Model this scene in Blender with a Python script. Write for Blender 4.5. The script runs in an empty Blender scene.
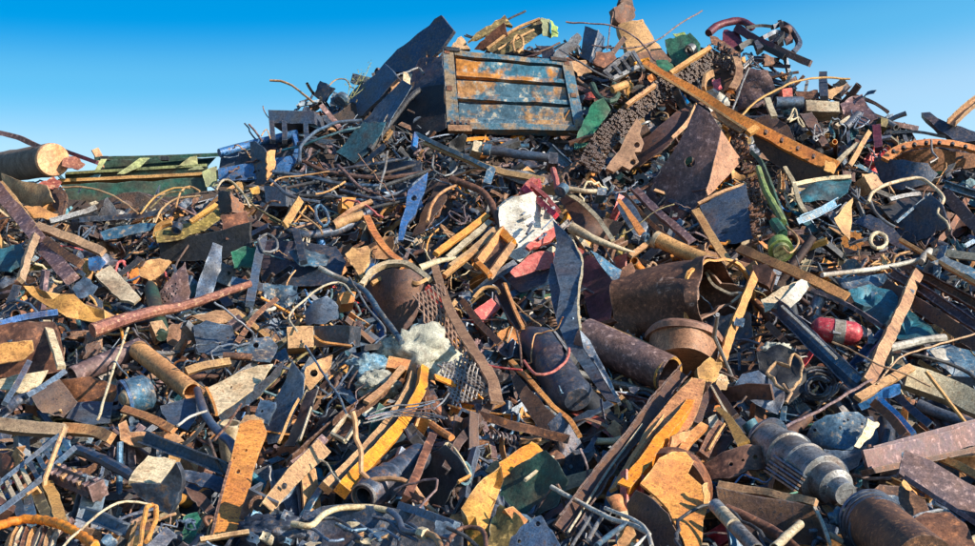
import bpy, math, random
import numpy as np
from mathutils import Vector, Matrix, Euler, noise
from mathutils.geometry import delaunay_2d_cdt
R = math.radians
rnd = random.Random(7)
scn = bpy.context.scene
COL = scn.collection
# ------------------------------------------------------------------ camera and the slope of the heap
F = 1177.0
CAM = Vector((0, 0, 2.2)); PITCH = R(6.2)
FW = Vector((0, math.cos(PITCH), math.sin(PITCH))); UP = Vector((0, -math.sin(PITCH), math.cos(PITCH))); RT = Vector((1, 0, 0))
cd = bpy.data.cameras.new('camera'); cd.lens = 36*F/975; cd.sensor_width = 36; cd.clip_end = 9000
cam = bpy.data.objects.new('camera', cd); COL.objects.link(cam); cam.location = CAM; cam.rotation_euler = (R(90)+PITCH, 0, 0)
scn.camera = cam
def depth(px, py):
    y = 9 + 11*(546-py)/526
    return y + .45*noise.noise(Vector((px/120, py/90, 3.3)))
def ray(px, py):
    d = FW + RT*((px-487.5)/F) - UP*((py-273)/F)
    return d/d.y
def W(px, py, d=0.0, Y=None):
    return CAM + ray(px, py)*((depth(px, py) if Y is None else Y)-d)
def mpp(px, py): return depth(px, py)/F
# ------------------------------------------------------------------ materials
MATS = {}
def mat(name, a, b, rough=.62, metal=.15, scale=2.2, cover=.5, bump=.35, c=None, edge=.11, wear_highlight=None):
    m = bpy.data.materials.new(name); m.use_nodes = True; nt = m.node_tree; N = nt.nodes; L = nt.links
    N.clear(); out = N.new('ShaderNodeOutputMaterial'); p = N.new('ShaderNodeBsdfPrincipled'); L.new(p.outputs[0], out.inputs[0])
    tc = N.new('ShaderNodeTexCoord'); oi = N.new('ShaderNodeObjectInfo')
    va = N.new('ShaderNodeVectorMath'); va.operation = 'MULTIPLY_ADD'
    L.new(oi.outputs['Random'], va.inputs[0]); va.inputs[1].default_value = (31, 17, 23)
    zs = N.new('ShaderNodeMapRange'); fr = N.new('ShaderNodeMath'); fr.operation = 'FRACT'; f7 = N.new('ShaderNodeMath'); f7.operation = 'MULTIPLY'; L.new(oi.outputs['Random'], f7.inputs[0]); f7.inputs[1].default_value = 37.7
    L.new(f7.outputs[0], fr.inputs[0]); L.new(fr.outputs[0], zs.inputs[0]); zs.inputs[3].default_value = .55; zs.inputs[4].default_value = 1.9
    vz = N.new('ShaderNodeVectorMath'); vz.operation = 'SCALE'; L.new(tc.outputs['Object'], vz.inputs[0]); L.new(zs.outputs[0], vz.inputs['Scale']); L.new(vz.outputs[0], va.inputs[2])
    def nz(s, det, ro=.6):
        n = N.new('ShaderNodeTexNoise'); n.inputs['Scale'].default_value = s; n.inputs['Detail'].default_value = det
        n.inputs['Roughness'].default_value = ro; L.new(va.outputs[0], n.inputs['Vector']); return n
    def mr(src, lo, hi, a0=0., a1=1.):
        r = N.new('ShaderNodeMapRange'); L.new(src, r.inputs[0]); r.inputs[1].default_value = lo; r.inputs[2].default_value = hi
        r.inputs[3].default_value = a0; r.inputs[4].default_value = a1; return r.outputs[0]
    def mixc(f, x, y, mode='MIX'):
        k = N.new('ShaderNodeMix'); k.data_type = 'RGBA'; k.blend_type = mode
        if hasattr(f, 'links'): L.new(f, k.inputs[0])
        else: k.inputs[0].default_value = f
        for i, v in ((6, x), (7, y)):
            if hasattr(v, 'links'): L.new(v, k.inputs[i])
            else: k.inputs[i].default_value = (*v, 1)
        return k.outputs[2]
    n1 = nz(scale, 7, .68); n2 = nz(scale*7, 6, .7); n3 = nz(scale*.6, 3)
    f = mr(n1.outputs[0], cover-edge, cover+edge)
    col = mixc(f, a, b)
    if c:
        f2 = mr(n2.outputs[0], .56, .62); col = mixc(f2, col, c)
    rust = mr(n3.outputs[0], .55, .68, 0, .42); col = mixc(rust, col, (.13, .055, .028))
    # long grain: scratches and run-off marks, stretched along one axis
    st = N.new('ShaderNodeVectorMath'); st.operation = 'MULTIPLY'; L.new(va.outputs[0], st.inputs[0]); st.inputs[1].default_value = (5, 38, 12)
    n4 = N.new('ShaderNodeTexNoise'); n4.inputs['Scale'].default_value = 1.; n4.inputs['Detail'].default_value = 4; L.new(st.outputs[0], n4.inputs['Vector'])
    gr = mr(n4.outputs[0], .35, .68, .84, 1.16)
    n5 = nz(scale*26, 3, .7); fine = mr(n5.outputs[0], .3, .7, .62, 1.38)
    sp0 = mr(n2.outputs[0], .3, .7, .5, 1.45)
    q0 = N.new('ShaderNodeMath'); q0.operation = 'MULTIPLY'; L.new(sp0, q0.inputs[0]); L.new(gr, q0.inputs[1])
    q1 = N.new('ShaderNodeMath'); q1.operation = 'MULTIPLY'; L.new(q0.outputs[0], q1.inputs[0]); L.new(fine, q1.inputs[1]); sp = q1.outputs[0]
    k = N.new('ShaderNodeMath'); k.operation = 'MULTIPLY_ADD'; L.new(oi.outputs['Random'], k.inputs[0]); k.inputs[1].default_value = .4; k.inputs[2].default_value = .8
    k2 = N.new('ShaderNodeMath'); k2.operation = 'MULTIPLY'; L.new(sp, k2.inputs[0]); L.new(k.outputs[0], k2.inputs[1])
    cb = N.new('ShaderNodeCombineColor'); [L.new(k2.outputs[0], cb.inputs[i]) for i in range(3)]
    col = mixc(1., col, cb.outputs[0], 'MULTIPLY')
    hv = N.new('ShaderNodeHueSaturation'); L.new(col, hv.inputs['Color']); h2 = N.new('ShaderNodeMapRange'); L.new(fr.outputs[0], h2.inputs[0]); h2.inputs[3].default_value = .488; h2.inputs[4].default_value = .503; L.new(h2.outputs[0], hv.inputs['Hue'])
    h3 = N.new('ShaderNodeMapRange'); L.new(oi.outputs['Random'], h3.inputs[0]); h3.inputs[3].default_value = .86; h3.inputs[4].default_value = 1.06; L.new(h3.outputs[0], hv.inputs['Saturation']); col = hv.outputs[0]
    # rubbed edges, lightened so that edge highlights are painted into the colour too
    bv = N.new('ShaderNodeBevel'); bv.samples = 3; bv.inputs['Radius'].default_value = .014
    ge = N.new('ShaderNodeNewGeometry'); dt = N.new('ShaderNodeVectorMath'); dt.operation = 'DOT_PRODUCT'
    L.new(bv.outputs[0], dt.inputs[0]); L.new(ge.outputs['Normal'], dt.inputs[1])
    ew = mr(dt.outputs['Value'], .97, .80, 0, 1); em = N.new('ShaderNodeMath'); em.operation = 'MULTIPLY'; L.new(ew, em.inputs[0]); L.new(mr(n2.outputs[0], .42, .55, 0, .8), em.inputs[1])
    col = mixc(em.outputs[0], col, wear_highlight or tuple(min(.7, .24+v*1.1) for v in a))
    L.new(col, p.inputs['Base Color'])
    L.new(mr(n2.outputs[0], .3, .7, max(.2, rough-.15), min(1, rough+.2)), p.inputs['Roughness'])
    p.inputs['Metallic'].default_value = metal
    bp = N.new('ShaderNodeBump'); bp.inputs['Strength'].default_value = bump; bp.inputs['Distance'].default_value = .02
    ad = N.new('ShaderNodeMath'); ad.operation = 'ADD'; L.new(n1.outputs[0], ad.inputs[0]); L.new(n2.outputs[0], ad.inputs[1])
    L.new(ad.outputs[0], bp.inputs['Height']); L.new(bp.outputs[0], p.inputs['Normal'])
    MATS[name] = m; return m
for nm, a, b, kw in [
    ('orange', (.74, .30, .05), (.48, .17, .035), dict(c=(.22, .08, .03), cover=.55)),
    ('tan', (.55, .31, .125), (.34, .165, .065), dict(c=(.2, .1, .05), cover=.55)),
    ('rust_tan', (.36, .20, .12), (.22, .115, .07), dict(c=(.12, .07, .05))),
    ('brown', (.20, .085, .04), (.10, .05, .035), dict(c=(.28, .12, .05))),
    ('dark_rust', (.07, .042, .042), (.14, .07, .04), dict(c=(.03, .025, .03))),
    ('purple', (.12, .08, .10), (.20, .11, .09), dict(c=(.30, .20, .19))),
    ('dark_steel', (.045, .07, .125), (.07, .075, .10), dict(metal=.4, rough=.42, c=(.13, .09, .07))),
    ('slate', (.08, .135, .23), (.125, .13, .155), dict(metal=.4, rough=.42, c=(.055, .06, .08))),
    ('blue_steel', (.05, .15, .27), (.10, .12, .15), dict(metal=.3, rough=.45, c=(.30, .24, .17))),
    ('blue', (.012, .14, .44), (.025, .09, .22), dict(rough=.4, cover=.54, c=(.12, .1, .1))),
    ('teal', (.02, .15, .22), (.05, .09, .11), dict(rough=.5)),
    ('grey', (.28, .29, .31), (.17, .14, .12), dict(metal=.4, rough=.45, c=(.08, .07, .07))),
    ('cream', (.58, .48, .32), (.38, .27, .15), dict(c=(.25, .16, .09), cover=.57)),
    ('white', (.60, .58, .52), (.30, .26, .21), dict(c=(.13, .13, .15), cover=.51)),
    ('red', (.55, .04, .05), (.32, .035, .035), dict(rough=.4, cover=.58, c=(.3, .2, .16))),
    ('coral', (.58, .11, .08), (.38, .08, .06), dict(rough=.5, cover=.55, c=(.3, .17, .12))),
    ('rust_red', (.42, .14, .07), (.26, .075, .06), dict(c=(.5, .3, .16))),
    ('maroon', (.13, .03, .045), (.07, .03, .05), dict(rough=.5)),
    ('yellow', (.54, .29, .08), (.30, .15, .05), dict(c=(.2, .1, .03), cover=.57)),
    ('olive', (.22, .17, .055), (.11, .08, .035), dict(c=(.36, .26, .09))),
    ('green', (.02, .17, .10), (.03, .08, .06), dict(rough=.5)),
    ('dark_green', (.025, .09, .07), (.05, .06, .045), dict(rough=.5)),
    ('lime', (.25, .38, .09), (.13, .19, .06), dict(rough=.5, cover=.56, c=(.16, .1, .05))),
    ('pale_green', (.30, .33, .15), (.13, .15, .08), dict()),
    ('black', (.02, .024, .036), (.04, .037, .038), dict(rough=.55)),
    ('wood', (.50, .33, .18), (.34, .22, .13), dict(metal=0., rough=.8, c=(.22, .15, .1), scale=3)),
    ('bark', (.30, .22, .17), (.19, .13, .10), dict(metal=0., rough=.9, bump=.9, scale=5)),
    ('log_end', (.74, .45, .25), (.60, .32, .15), dict(metal=0., rough=.8, scale=4)),
    ('gate_blue', (.045, .14, .23), (.50, .24, .055), dict(scale=1.1, cover=.50, edge=.03, c=(.34, .31, .25), rough=.55)),
    ('gate_frame', (.045, .14, .23), (.28, .20, .12), dict(scale=2.6, cover=.50, edge=.05, c=(.16, .13, .11))),
    ('fleece', (.66, .64, .53), (.42, .42, .36), dict(metal=0., rough=.95, bump=1., scale=9)),
    ('blue_plastic', (.02, .20, .42), (.45, .55, .58), dict(metal=0., rough=.35, scale=6)),
    ('soil', (.04, .034, .038), (.08, .05, .036), dict(metal=0., rough=.9, bump=1., scale=4)),
    ('leaf', (.16, .2, .05), (.25, .22, .06), dict(metal=0., rough=.7)),
    ]:
    mat(nm, a, b, **kw)
# ------------------------------------------------------------------ object making
LAND = []     # (px, py, phrase): the things other labels point to
LABELS = set()
def link(name, verts, faces, m, parent=None, label=None, cat=None, group=None, smooth=True, ang=38, stuff=False, mats=None, fmats=None):
    v = np.array([tuple(p) for p in verts], dtype=float); c = v.mean(0)
    me = bpy.data.meshes.new(name); me.from_pydata((v-c).tolist(), [], faces)
    for mm in (mats or [m]): me.materials.append(MATS[mm])
    if fmats: me.polygons.foreach_set('material_index', fmats)
    me.validate(); me.update()
    if smooth: me.shade_smooth(); me.set_sharp_from_angle(angle=R(ang))
    o = bpy.data.objects.new(name, me); COL.objects.link(o)
    if parent is not None: o.parent = parent; o.location = Vector(c)-parent.location-(parent.parent.location if parent.parent else Vector())
    else: o.location = c
    if label: tag(o, label, cat or ' '.join(name.split('_')[-2:]), group)
    if stuff: o['kind'] = 'stuff'
    return o
def tag(o, label, cat, group=None):
    if label in LABELS: print('DUP LABEL', label)
    LABELS.add(label)
    o['label'] = label; o['category'] = cat
    if group: o['group'] = group
def thing(name, label, cat, px, py, d=0, land=None, group=None):
    o = bpy.data.objects.new(name, None); COL.objects.link(o); o.location = W(px, py, d); o.empty_display_size = .1
    tag(o, label, cat, group)
    if land: LAND.append((px, py, land))
    return o
def wob(v, amp, s=2.0, seed=0.):
    return v + noise.noise_vector(v*s+Vector((seed, seed*1.7, 3)))*amp
# profiles: (across, towards the viewer)
def prof(kind, w, h, t):
    w2, h2 = w/2, h/2
    if kind == 'box': return [(-w2, -h2), (w2, -h2), (w2, h2), (-w2, h2)]
    if kind == 'U': return [(-w2, -h2), (w2, -h2), (w2, h2), (w2-t, h2), (w2-t, -h2+t), (-w2+t, -h2+t), (-w2+t, h2), (-w2, h2)]
    if kind == 'L': return [(-w2, h2), (-w2, -h2), (-w2+t, -h2), (-w2+t, h2-t), (w2, h2-t), (w2, h2)]
    if kind == 'H': return [(-w2, -h2), (-w2+t, -h2), (-w2+t, -t/2), (w2-t, -t/2), (w2-t, -h2), (w2, -h2), (w2, h2), (w2-t, h2), (w2-t, t/2), (-w2+t, t/2), (-w2+t, h2), (-w2, h2)]
    if kind == 'T': return [(-w2, h2), (-w2, h2-t), (-t/2, h2-t), (-t/2, -h2), (t/2, -h2), (t/2, h2-t), (w2, h2-t), (w2, h2)]
    if kind == 'arc':
        n = 7; o_ = [(math.sin(a)*w2, math.cos(a)*h2) for a in [R(-85+170*i/n) for i in range(n+1)]]
        return o_ + [(x*(1-2*t/w), y-t) for x, y in reversed(o_)]
    if kind == 'rod':
        n = 8; return [(math.cos(2*math.pi*i/n)*w2, math.sin(2*math.pi*i/n)*h2) for i in range(n)]
    if kind == 'pipe':
        n = 16; return [(math.cos(2*math.pi*i/n)*w2, math.sin(2*math.pi*i/n)*h2) for i in range(n)]
def sweep(pts, pf, roll=0., twist=0., taper=(1, 1), hollow=0., ref=None):
    """pts: world points. pf: closed outline. -> verts, faces"""
    V, Fc = [], []; n = len(pf); L = len(pts)
    side_prev = None
    rings = []
    for i, p in enumerate(pts):
        T = (pts[min(i+1, L-1)]-pts[max(i-1, 0)])
        if T.length < 1e-9: T = Vector((0, 0, 1))
        T.normalize()
        vdir = (CAM-p).normalized() if ref is None else ref
        if side_prev is None:
            s = T.cross(vdir)
            if s.length < .15: s = T.cross(Vector((1, .2, .1)))
        else: s = side_prev - T*side_prev.dot(T)
        s.normalize(); side_prev = s.copy()
        b = s.cross(T)*1.0
        if b.dot(vdir) < 0 and i == 0: pass
        u = i/max(1, L-1); a = roll+twist*u; ca, sa = math.cos(a), math.sin(a); k = taper[0]*(1-u)+taper[1]*u
        rings.append([(p + s*((x*ca-y*sa)*k) + b*((x*sa+y*ca)*k)) for x, y in pf])
    for r in rings: V += r
    for i in range(L-1):
        for j in range(n):
            q = (j+1) % n
            Fc.append((i*n+j, i*n+q, (i+1)*n+q, (i+1)*n+j))
    if hollow:
        off = len(V)
        for i, r in enumerate(rings):
            c = sum(r, Vector())/n
            V += [c+(v-c)*(1-hollow) for v in r]
        for i in range(L-1):
            for j in range(n):
                q = (j+1) % n
                Fc.append((off+i*n+q, off+i*n+j, off+(i+1)*n+j, off+(i+1)*n+q))
        for e in (0, L-1):
            for j in range(n):
                q = (j+1) % n; f = (e*n+j, e*n+q, off+e*n+q, off+e*n+j)
                Fc.append(f if e else f[::-1])
    else:
        Fc.append(tuple(range(n))); Fc.append(tuple(reversed(range((L-1)*n, L*n))))
    return V, Fc
def catmull(P, step):
    if len(P) == 2:
        n = max(1, int((P[1]-P[0]).length/step)); return [P[0].lerp(P[1], i/n) for i in range(n+1)]
    out = []
    Q = [P[0]*2-P[1]]+P+[P[-1]*2-P[-2]]
    for i in range(1, len(Q)-2):
        a, b, c, d = Q[i-1:i+3]; n = max(2, int((c-b).length/step))
        for k in range(n):
            t = k/n
            out.append(.5*((2*b)+(c-a)*t+(2*a-5*b+4*c-d)*t*t+(3*b-a-3*c+d)*t**3))
    out.append(P[-1]); return out
def pw(p, D=0.): return W(p[0], p[1], (p[2] if len(p) > 2 else 0)+D)
def scale_at(pts):
    return sum(mpp(p[0], p[1]) for p in pts)/len(pts)
def bar(name, label, m, pts, w, pf='box', h=None, roll=0, twist=0, taper=(1, 1), t=None, wb=None, d=.2, parent=None, land=None, cat=None, group=None, hollow=0., smooth=False, step=None):
    s = scale_at(pts); w_ = w*s; h_ = (w if h is None else h)*s; t_ = (t*s if t else max(.012, min(w_, h_)*.14))
    P = [pw(p, d) for p in pts]
    if len(P) > 2 or smooth: P = catmull(P, step or max(.04, w_*.6))
    else: P = catmull(P, step or .12)
    a = (.10*min(w_, .15) if wb is None else wb)
    sd = rnd.random()*50
    P = [wob(p, a*1.6, 1.2, sd) for p in P]
    if roll == 0 and pf in ('box', 'U') and m in ('orange', 'tan', 'cream', 'yellow', 'wood', 'coral', 'grey', 'blue', 'white', 'lime'):
        T_ = P[-1]-P[0]; roll = 24 if T_.cross((CAM-P[0])).dot(Vector((.8, 0, 1))) < 0 else -24
    V, Fc = sweep(P, prof(pf, w_, h_, t_), R(roll), R(twist), taper, hollow)
    V = [wob(v, a, 6, sd) for v in V]
    if land: LAND.append((sum(p[0] for p in pts)/len(pts), sum(p[1] for p in pts)/len(pts), land))
    return link(name, V, Fc, m, parent, label, cat, group)
def wire(name, label, m, pts, w=2.2, d=.35, wb=.01, **k):
    return bar(name, label, m, pts, w, 'rod', d=d, wb=wb, step=.07, **k)
def tube(name, label, m, pts, w, hollow=.14, **k):
    return bar(name, label, m, pts, w, 'pipe', hollow=hollow, **k)
def inside(p, poly):
    x, y = p; c = False; n = len(poly)
    for i in range(n):
        x1, y1 = poly[i]; x2, y2 = poly[i-1]
        if (y1 > y) != (y2 > y) and x < (x2-x1)*(y-y1)/(y2-y1)+x1: c = not c
    return c
def jag(poly, step, amp):
    out = []
    for i in range(len(poly)):
        a = poly[i]; b = poly[(i+1) % len(poly)]; L = math.dist(a, b); n = max(1, int(L/step))
        for k in range(n):
            t = k/n; j = amp if k else amp*.3
            out.append((a[0]+(b[0]-a[0])*t+rnd.uniform(-j, j), a[1]+(b[1]-a[1])*t+rnd.uniform(-j, j)))
    return out
def plate2d(poly, holes, g):
    xs = [p[0] for p in poly]; ys = [p[1] for p in poly]
    pts = list(poly); edges = [(i, (i+1) % len(poly)) for i in range(len(poly))]
    for hx, hy, hr in holes:
        o = len(pts); n = 10
        pts += [(hx+hr*math.cos(2*math.pi*i/n), hy+hr*math.sin(2*math.pi*i/n)) for i in range(n)]
        edges += [(o+i, o+(i+1) % n) for i in range(n)]
    y = min(ys)+g/2; r = 0
    while y < max(ys):
        x = min(xs)+g/2*(1+r % 2)
        while x < max(xs):
            q = (x+rnd.uniform(-.2, .2)*g, y+rnd.uniform(-.2, .2)*g)
            if inside(q, poly) and all(math.dist(q, (hx, hy)) > hr*1.2 for hx, hy, hr in holes): pts.append(q)
            x += g
        y += g*.87; r += 1
    vo, eo, fo, *_ = delaunay_2d_cdt([Vector(p) for p in pts], edges, [], 0, 1e-5)
    vo = [(v.x, v.y) for v in vo]; tris = []
    for f in fo:
        c = (sum(vo[i][0] for i in f)/3, sum(vo[i][1] for i in f)/3)
        if inside(c, poly) and all(math.dist(c, (hx, hy)) > hr*.97 for hx, hy, hr in holes): tris.append(tuple(f))
    return vo, tris
def solid(P, tris, nrm, th):
    n = len(P); V = list(P)+[p-nrm*th for p in P]; Fc = []
    cnt = {}
    for f in tris:
        Fc.append(f); Fc.append(tuple(i+n for i in reversed(f)))
        for i in range(len(f)):
            e = (f[i], f[(i+1) % len(f)]); cnt[e] = cnt.get(e, 0)+1
    for (a, b) in list(cnt):
        if (b, a) not in cnt: Fc.append((b, a, a+n, b+n))
    return V, Fc
def sheet(name, label, m, poly, d=.2, gx=.2, gy=.9, th=.012, cr=.034, crs=3., curve=None, holes=(), jg=1.1, g=None, parent=None, land=None, cat=None, group=None, ang=50):
    xs = [p[0] for p in poly]; ys = [p[1] for p in poly]; cx = sum(xs)/len(xs); cy = sum(ys)/len(ys)
    size = max(max(xs)-min(xs), max(ys)-min(ys)); g = g or max(2.5, size/9)
    Yc = depth(cx, cy)-d; s = Yc/F
    P2, tris = plate2d(jag(poly, max(3, g), jg), holes, g)
    sd = rnd.random()*90; P = []
    half = size/2
    for x, y in P2:
        Y = Yc + gx*(x-cx)*s + gy*(cy-y)*s
        if curve:
            a = R(curve[0]); q = ((x-cx)*math.cos(a)-(y-cy)*math.sin(a))/half; Y += curve[1]*q*q
        p = W(x, y, 0, Y)
        if cr:
            k = noise.noise(p*crs+Vector((sd, 0, 0)))*cr + abs(noise.noise(p*crs*2.7+Vector((0, sd, 0))))*cr*.6
            p = p + (p-CAM).normalized()*k*2
        P.append(p)
    c0 = W(cx, cy, 0, Yc); ax = W(cx+9, cy, 0, Yc+gx*9*s)-c0; ay = W(cx, cy-9, 0, Yc+gy*9*s)-c0
    nr = ax.cross(ay).normalized()
    if nr.dot(CAM-c0) < 0: nr = -nr
    # make winding face the viewer
    f = tris[0]; n0 = (P[f[1]]-P[f[0]]).cross(P[f[2]]-P[f[0]])
    if n0.dot(nr) < 0: tris = [tuple(reversed(f)) for f in tris]
    V, Fc = solid(P, tris, nr, th)
    if land: LAND.append((cx, cy, land))
    return link(name, V, Fc, m, parent, label, cat, group, ang=ang)
def lathe(name, label, m, p1, p2, pr, th=None, n=28, d=.2, dent=.01, arc=(0, 360), parent=None, land=None, cat=None, group=None, closed=None):
    """pr: list of (t along axis, radius in px). th px: hollow shell open at both ends; closed: outline is already complete"""
    A = pw(p1, d); B = pw(p2, d); s = (mpp(p1[0], p1[1])+mpp(p2[0], p2[1]))/2
    T = B-A; Lh = T.length; T.normalize(); u = T.cross((CAM-A).normalized())
    if u.length < .2: u = T.cross(Vector((0, 0, 1)))
    u.normalize(); w = u.cross(T)
    if th: outl = list(pr)+[(t, r-th) for t, r in reversed(pr)]; loop = True
    else: outl = [(pr[0][0], .001)]+list(pr)+[(pr[-1][0], .001)]; loop = False
    full = arc == (0, 360); k = n if full else n+1
    V = []; Fc = []; sd = rnd.random()*90
    for i in range(k):
        a = R(arc[0]+(arc[1]-arc[0])*i/n); r_ = u*math.cos(a)+w*math.sin(a)
        for t, r in outl:
            p = A+T*(t*Lh)+r_*(r*s)
            V.append(p+r_*noise.noise(p*3+Vector((sd, 0, 0)))*dent*(1 if r > .01 else 0))
    M = len(outl)
    for i in range(n):
        j = (i+1) % k
        for q in range(M if loop else M-1):
            e = (q+1) % M
            Fc.append((i*M+q, i*M+e, j*M+e, j*M+q))
    if not full and loop: Fc.append(tuple(range(M))); Fc.append(tuple(reversed(range(n*M, n*M+M))))
    if land: LAND.append(((p1[0]+p2[0])/2, (p1[1]+p2[1])/2, land))
    return link(name, V, Fc, m, parent, label, cat, group)
class Quad:
    """a flat four-cornered face laid out on the slope: local (u, v) in 0..1 (v up), h metres towards the viewer"""
    def __init__(s, tl, tr, br, bl, d=.2, gx=.1, gy=.4):
        P = [tl, tr, br, bl]; cx = sum(p[0] for p in P)/4; cy = sum(p[1] for p in P)/4; Yc = depth(cx, cy)-d; k = Yc/F
        s.c = [W(p[0], p[1], 0, Yc+gx*(p[0]-cx)*k+gy*(cy-p[1])*k) for p in P]; s.cx, s.cy = cx, cy
        n = (s.c[1]-s.c[3]).cross(s.c[0]-s.c[2]); n.normalize(); s.n = n if n.dot(CAM-s.c[0]) > 0 else -n
    def __call__(s, u, v, h=0.):
        tl, tr, br, bl = s.c
        return (tl*(1-u)+tr*u)*v+(bl*(1-u)+br*u)*(1-v)+s.n*h
    def box(s, u0, u1, v0, v1, h0, h1, tilt=0., seg=1, amp=0.):
        V = []; Fc = []; sd = rnd.random()*50
        nu = seg
        for i in range(nu+1):
            u = u0+(u1-u0)*i/nu
            for (v, h) in ((v0, h0), (v1, h0), (v1, h1), (v0, h1+tilt)):
                p = s(u, v, h); V.append(wob(p, amp, 3, sd) if amp else p)
        for i in range(nu):
            for j in range(4):
                q = (j+1) % 4; Fc.append((i*4+j, i*4+q, i*4+4+q, i*4+4+j))
        Fc.append((3, 2, 1, 0)); Fc.append(tuple(nu*4+j for j in range(4)))
        return V, Fc
def cat_mesh(parts):
    V = []; Fc = []
    for v, f in parts:
        o = len(V); V += list(v); Fc += [tuple(i+o for i in g) for g in f]
    return V, Fc
def qbox(name, q, m, *a, parent=None, label=None, cat=None, group=None, **k):
    V, Fc = q.box(*a, **k); return link(name, V, Fc, m, parent, label, cat, group, smooth=False)
def block(name, label, m, front, d=.25, gx=.1, gy=.35, deep=.25, ex=(0, 0), parent=None, land=None, cat=None, **k):
    """solid block: traced front outline carried backwards"""
    return sheet(name, label, m, front, d=d, gx=gx, gy=gy, th=deep, cr=.004, jg=.3, parent=parent, land=land, cat=cat, **k)
def chain_mat(name, label, m, pts, w, rows, pitch=4.2, d=.3, parent=None, land=None, cat=None):
    P = catmull([pw(p, d) for p in pts], .05); s = scale_at(pts); Wd = w*s; pt = pitch*s; parts = []
    acc = 0.; last = P[0]; k = 0; sp = None
    for i in range(1, len(P)):
        acc += (P[i]-last).length; last = P[i]
        while acc >= pt:
            acc -= pt; k += 1
            T = (P[min(i+1, len(P)-1)]-P[i-1]).normalized(); S = T.cross((CAM-P[i]).normalized()).normalized(); Nn = S.cross(T)
            for r in range(rows):
                o = (r-(rows-1)/2)*Wd/rows
                c = P[i]+S*(o+rnd.uniform(-.1, .1)*pt)+Nn*(rnd.uniform(-.01, .03)+.03*math.sin(k*.7+r))
                a = rnd.uniform(-.35, .35)+(1.1 if (k+r) % 2 else -.25)
                t2 = T*math.cos(a)+S*math.sin(a); s2 = S*math.cos(a)-T*math.sin(a)
                L1 = pt*.62; L2 = Wd/rows*.34; H = pt*(.34 if (k+r) % 2 else .2)
                # an oval link: ring of eight corners, open in the middle
                ring = []; ringi = []
                for q in range(8):
                    g = 2*math.pi*q/8; x, y = math.cos(g), math.sin(g)
                    ring.append((x*L1, y*L2)); ringi.append((x*L1*.5, y*L2*.45))
                V = [c+t2*x+s2*y+Nn*H for x, y in ring]+[c+t2*x+s2*y+Nn*H for x, y in ringi]+[c+t2*x+s2*y-Nn*H for x, y in ring]+[c+t2*x+s2*y-Nn*H for x, y in ringi]
                Fc = []
                for q in range(8):
                    e = (q+1) % 8
                    Fc += [(q, e, 8+e, 8+q), (q, 16+q, 16+e, e), (8+q, 8+e, 24+e, 24+q)]
                parts.append((V, Fc))
    V, Fc = cat_mesh(parts)
    if land: LAND.append((sum(p[0] for p in pts)/len(pts), sum(p[1] for p in pts)/len(pts), land))
    return link(name, V, Fc, m, parent, label, cat, None, smooth=False)
def lump(name, label, m, px, py, rx, ry, rz=.5, d=.2, amp=.25, sc=4., parent=None, land=None, cat=None, sub=4):
    import bmesh
    bm = bmesh.new(); bmesh.ops.create_icosphere(bm, subdivisions=sub, radius=1.)
    c = W(px, py, d); s = mpp(px, py); V = []
    for v in bm.verts:
        q = v.co.copy(); n1 = noise.noise(q*1.6+Vector((px, py, 0)))
        rdg = 1-abs(noise.noise(q*sc+Vector((py, px, 2))))*2; rd2 = abs(noise.noise(q*sc*2.6+Vector((px, 1, py))))
        k = 1+amp*(n1*1.2+(rdg-.5)*.8-rd2*.6)
        V.append(c+RT*(q.x*rx*s*k)+Vector((0, 0, 1))*(q.z*ry*s*k)+Vector((0, 1, 0))*(q.y*rz*k*(rx+ry)*.5*s))
    Fc = [tuple(v.index for v in f.verts) for f in bm.faces]; bm.free()
    if land: LAND.append((px, py, land))
    return link(name, V, Fc, m, parent, label, cat, ang=180)
# ================================================================== skyline, far to near
def log_():
    t = thing('sawn_log', 'thick sawn log with pale orange cut end lying on the heap edge', 'log', 52, 160, .3, 'sawn log')
    V, Fc = sweep(catmull([pw((52, 160, .3)), pw((-30, 172, -3.4))], .3), [(math.cos(R(a))*.245, math.sin(R(a))*.245) for a in range(0, 360, 15)])
    link('bark', [wob(v, .012, 5) for v in V], Fc, 'bark', t)
    lathe('cut_end', None, 'log_end', (52, 160, -.0), (53.5, 159.8, .06), [(0, 16.6), (.7, 16.6), (1, 15.6)], d=.31, parent=t, dent=.01)
log_()
bar('flat_bar', 'dark flat bar resting across the top of the sawn log', 'purple', [(-12, 131), (14, 136), (42, 148)], 5, d=.5, h=3)
bar('flat_bar', 'thin maroon bar sloping down behind the sawn log', 'maroon', [(60, 149), (97, 163)], 4, d=.1, h=3)
sheet('metal_scrap', 'small red torn sheet beside the sawn log', 'rust_red', [(64, 158), (76, 157), (85, 164), (78, 170), (62, 166)], d=.2)
sheet('metal_scrap', 'red torn sheet tucked under the sawn log', 'rust_red', [(38, 184), (54, 177), (62, 182), (58, 188), (42, 188)], d=.35)
sheet('bent_plate', 'tan curved plate drooping under the sawn log', 'tan', [(1, 173), (22, 181), (46, 185), (54, 202), (40, 208), (22, 206), (4, 192)], gx=-.9, gy=.1, curve=(60, .2), th=.02, land='tan drooping plate')
sheet('torn_plate', 'dark torn plate hanging between the log and the green truss', 'dark_rust', [(47, 186), (60, 190), (66, 196), (62, 216), (52, 204)], d=.1)
bar('bent_bar', 'thin bent bar hooked beside the green truss', 'brown', [(60, 188), (66, 198), (62, 218)], 3, d=.3)
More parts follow.
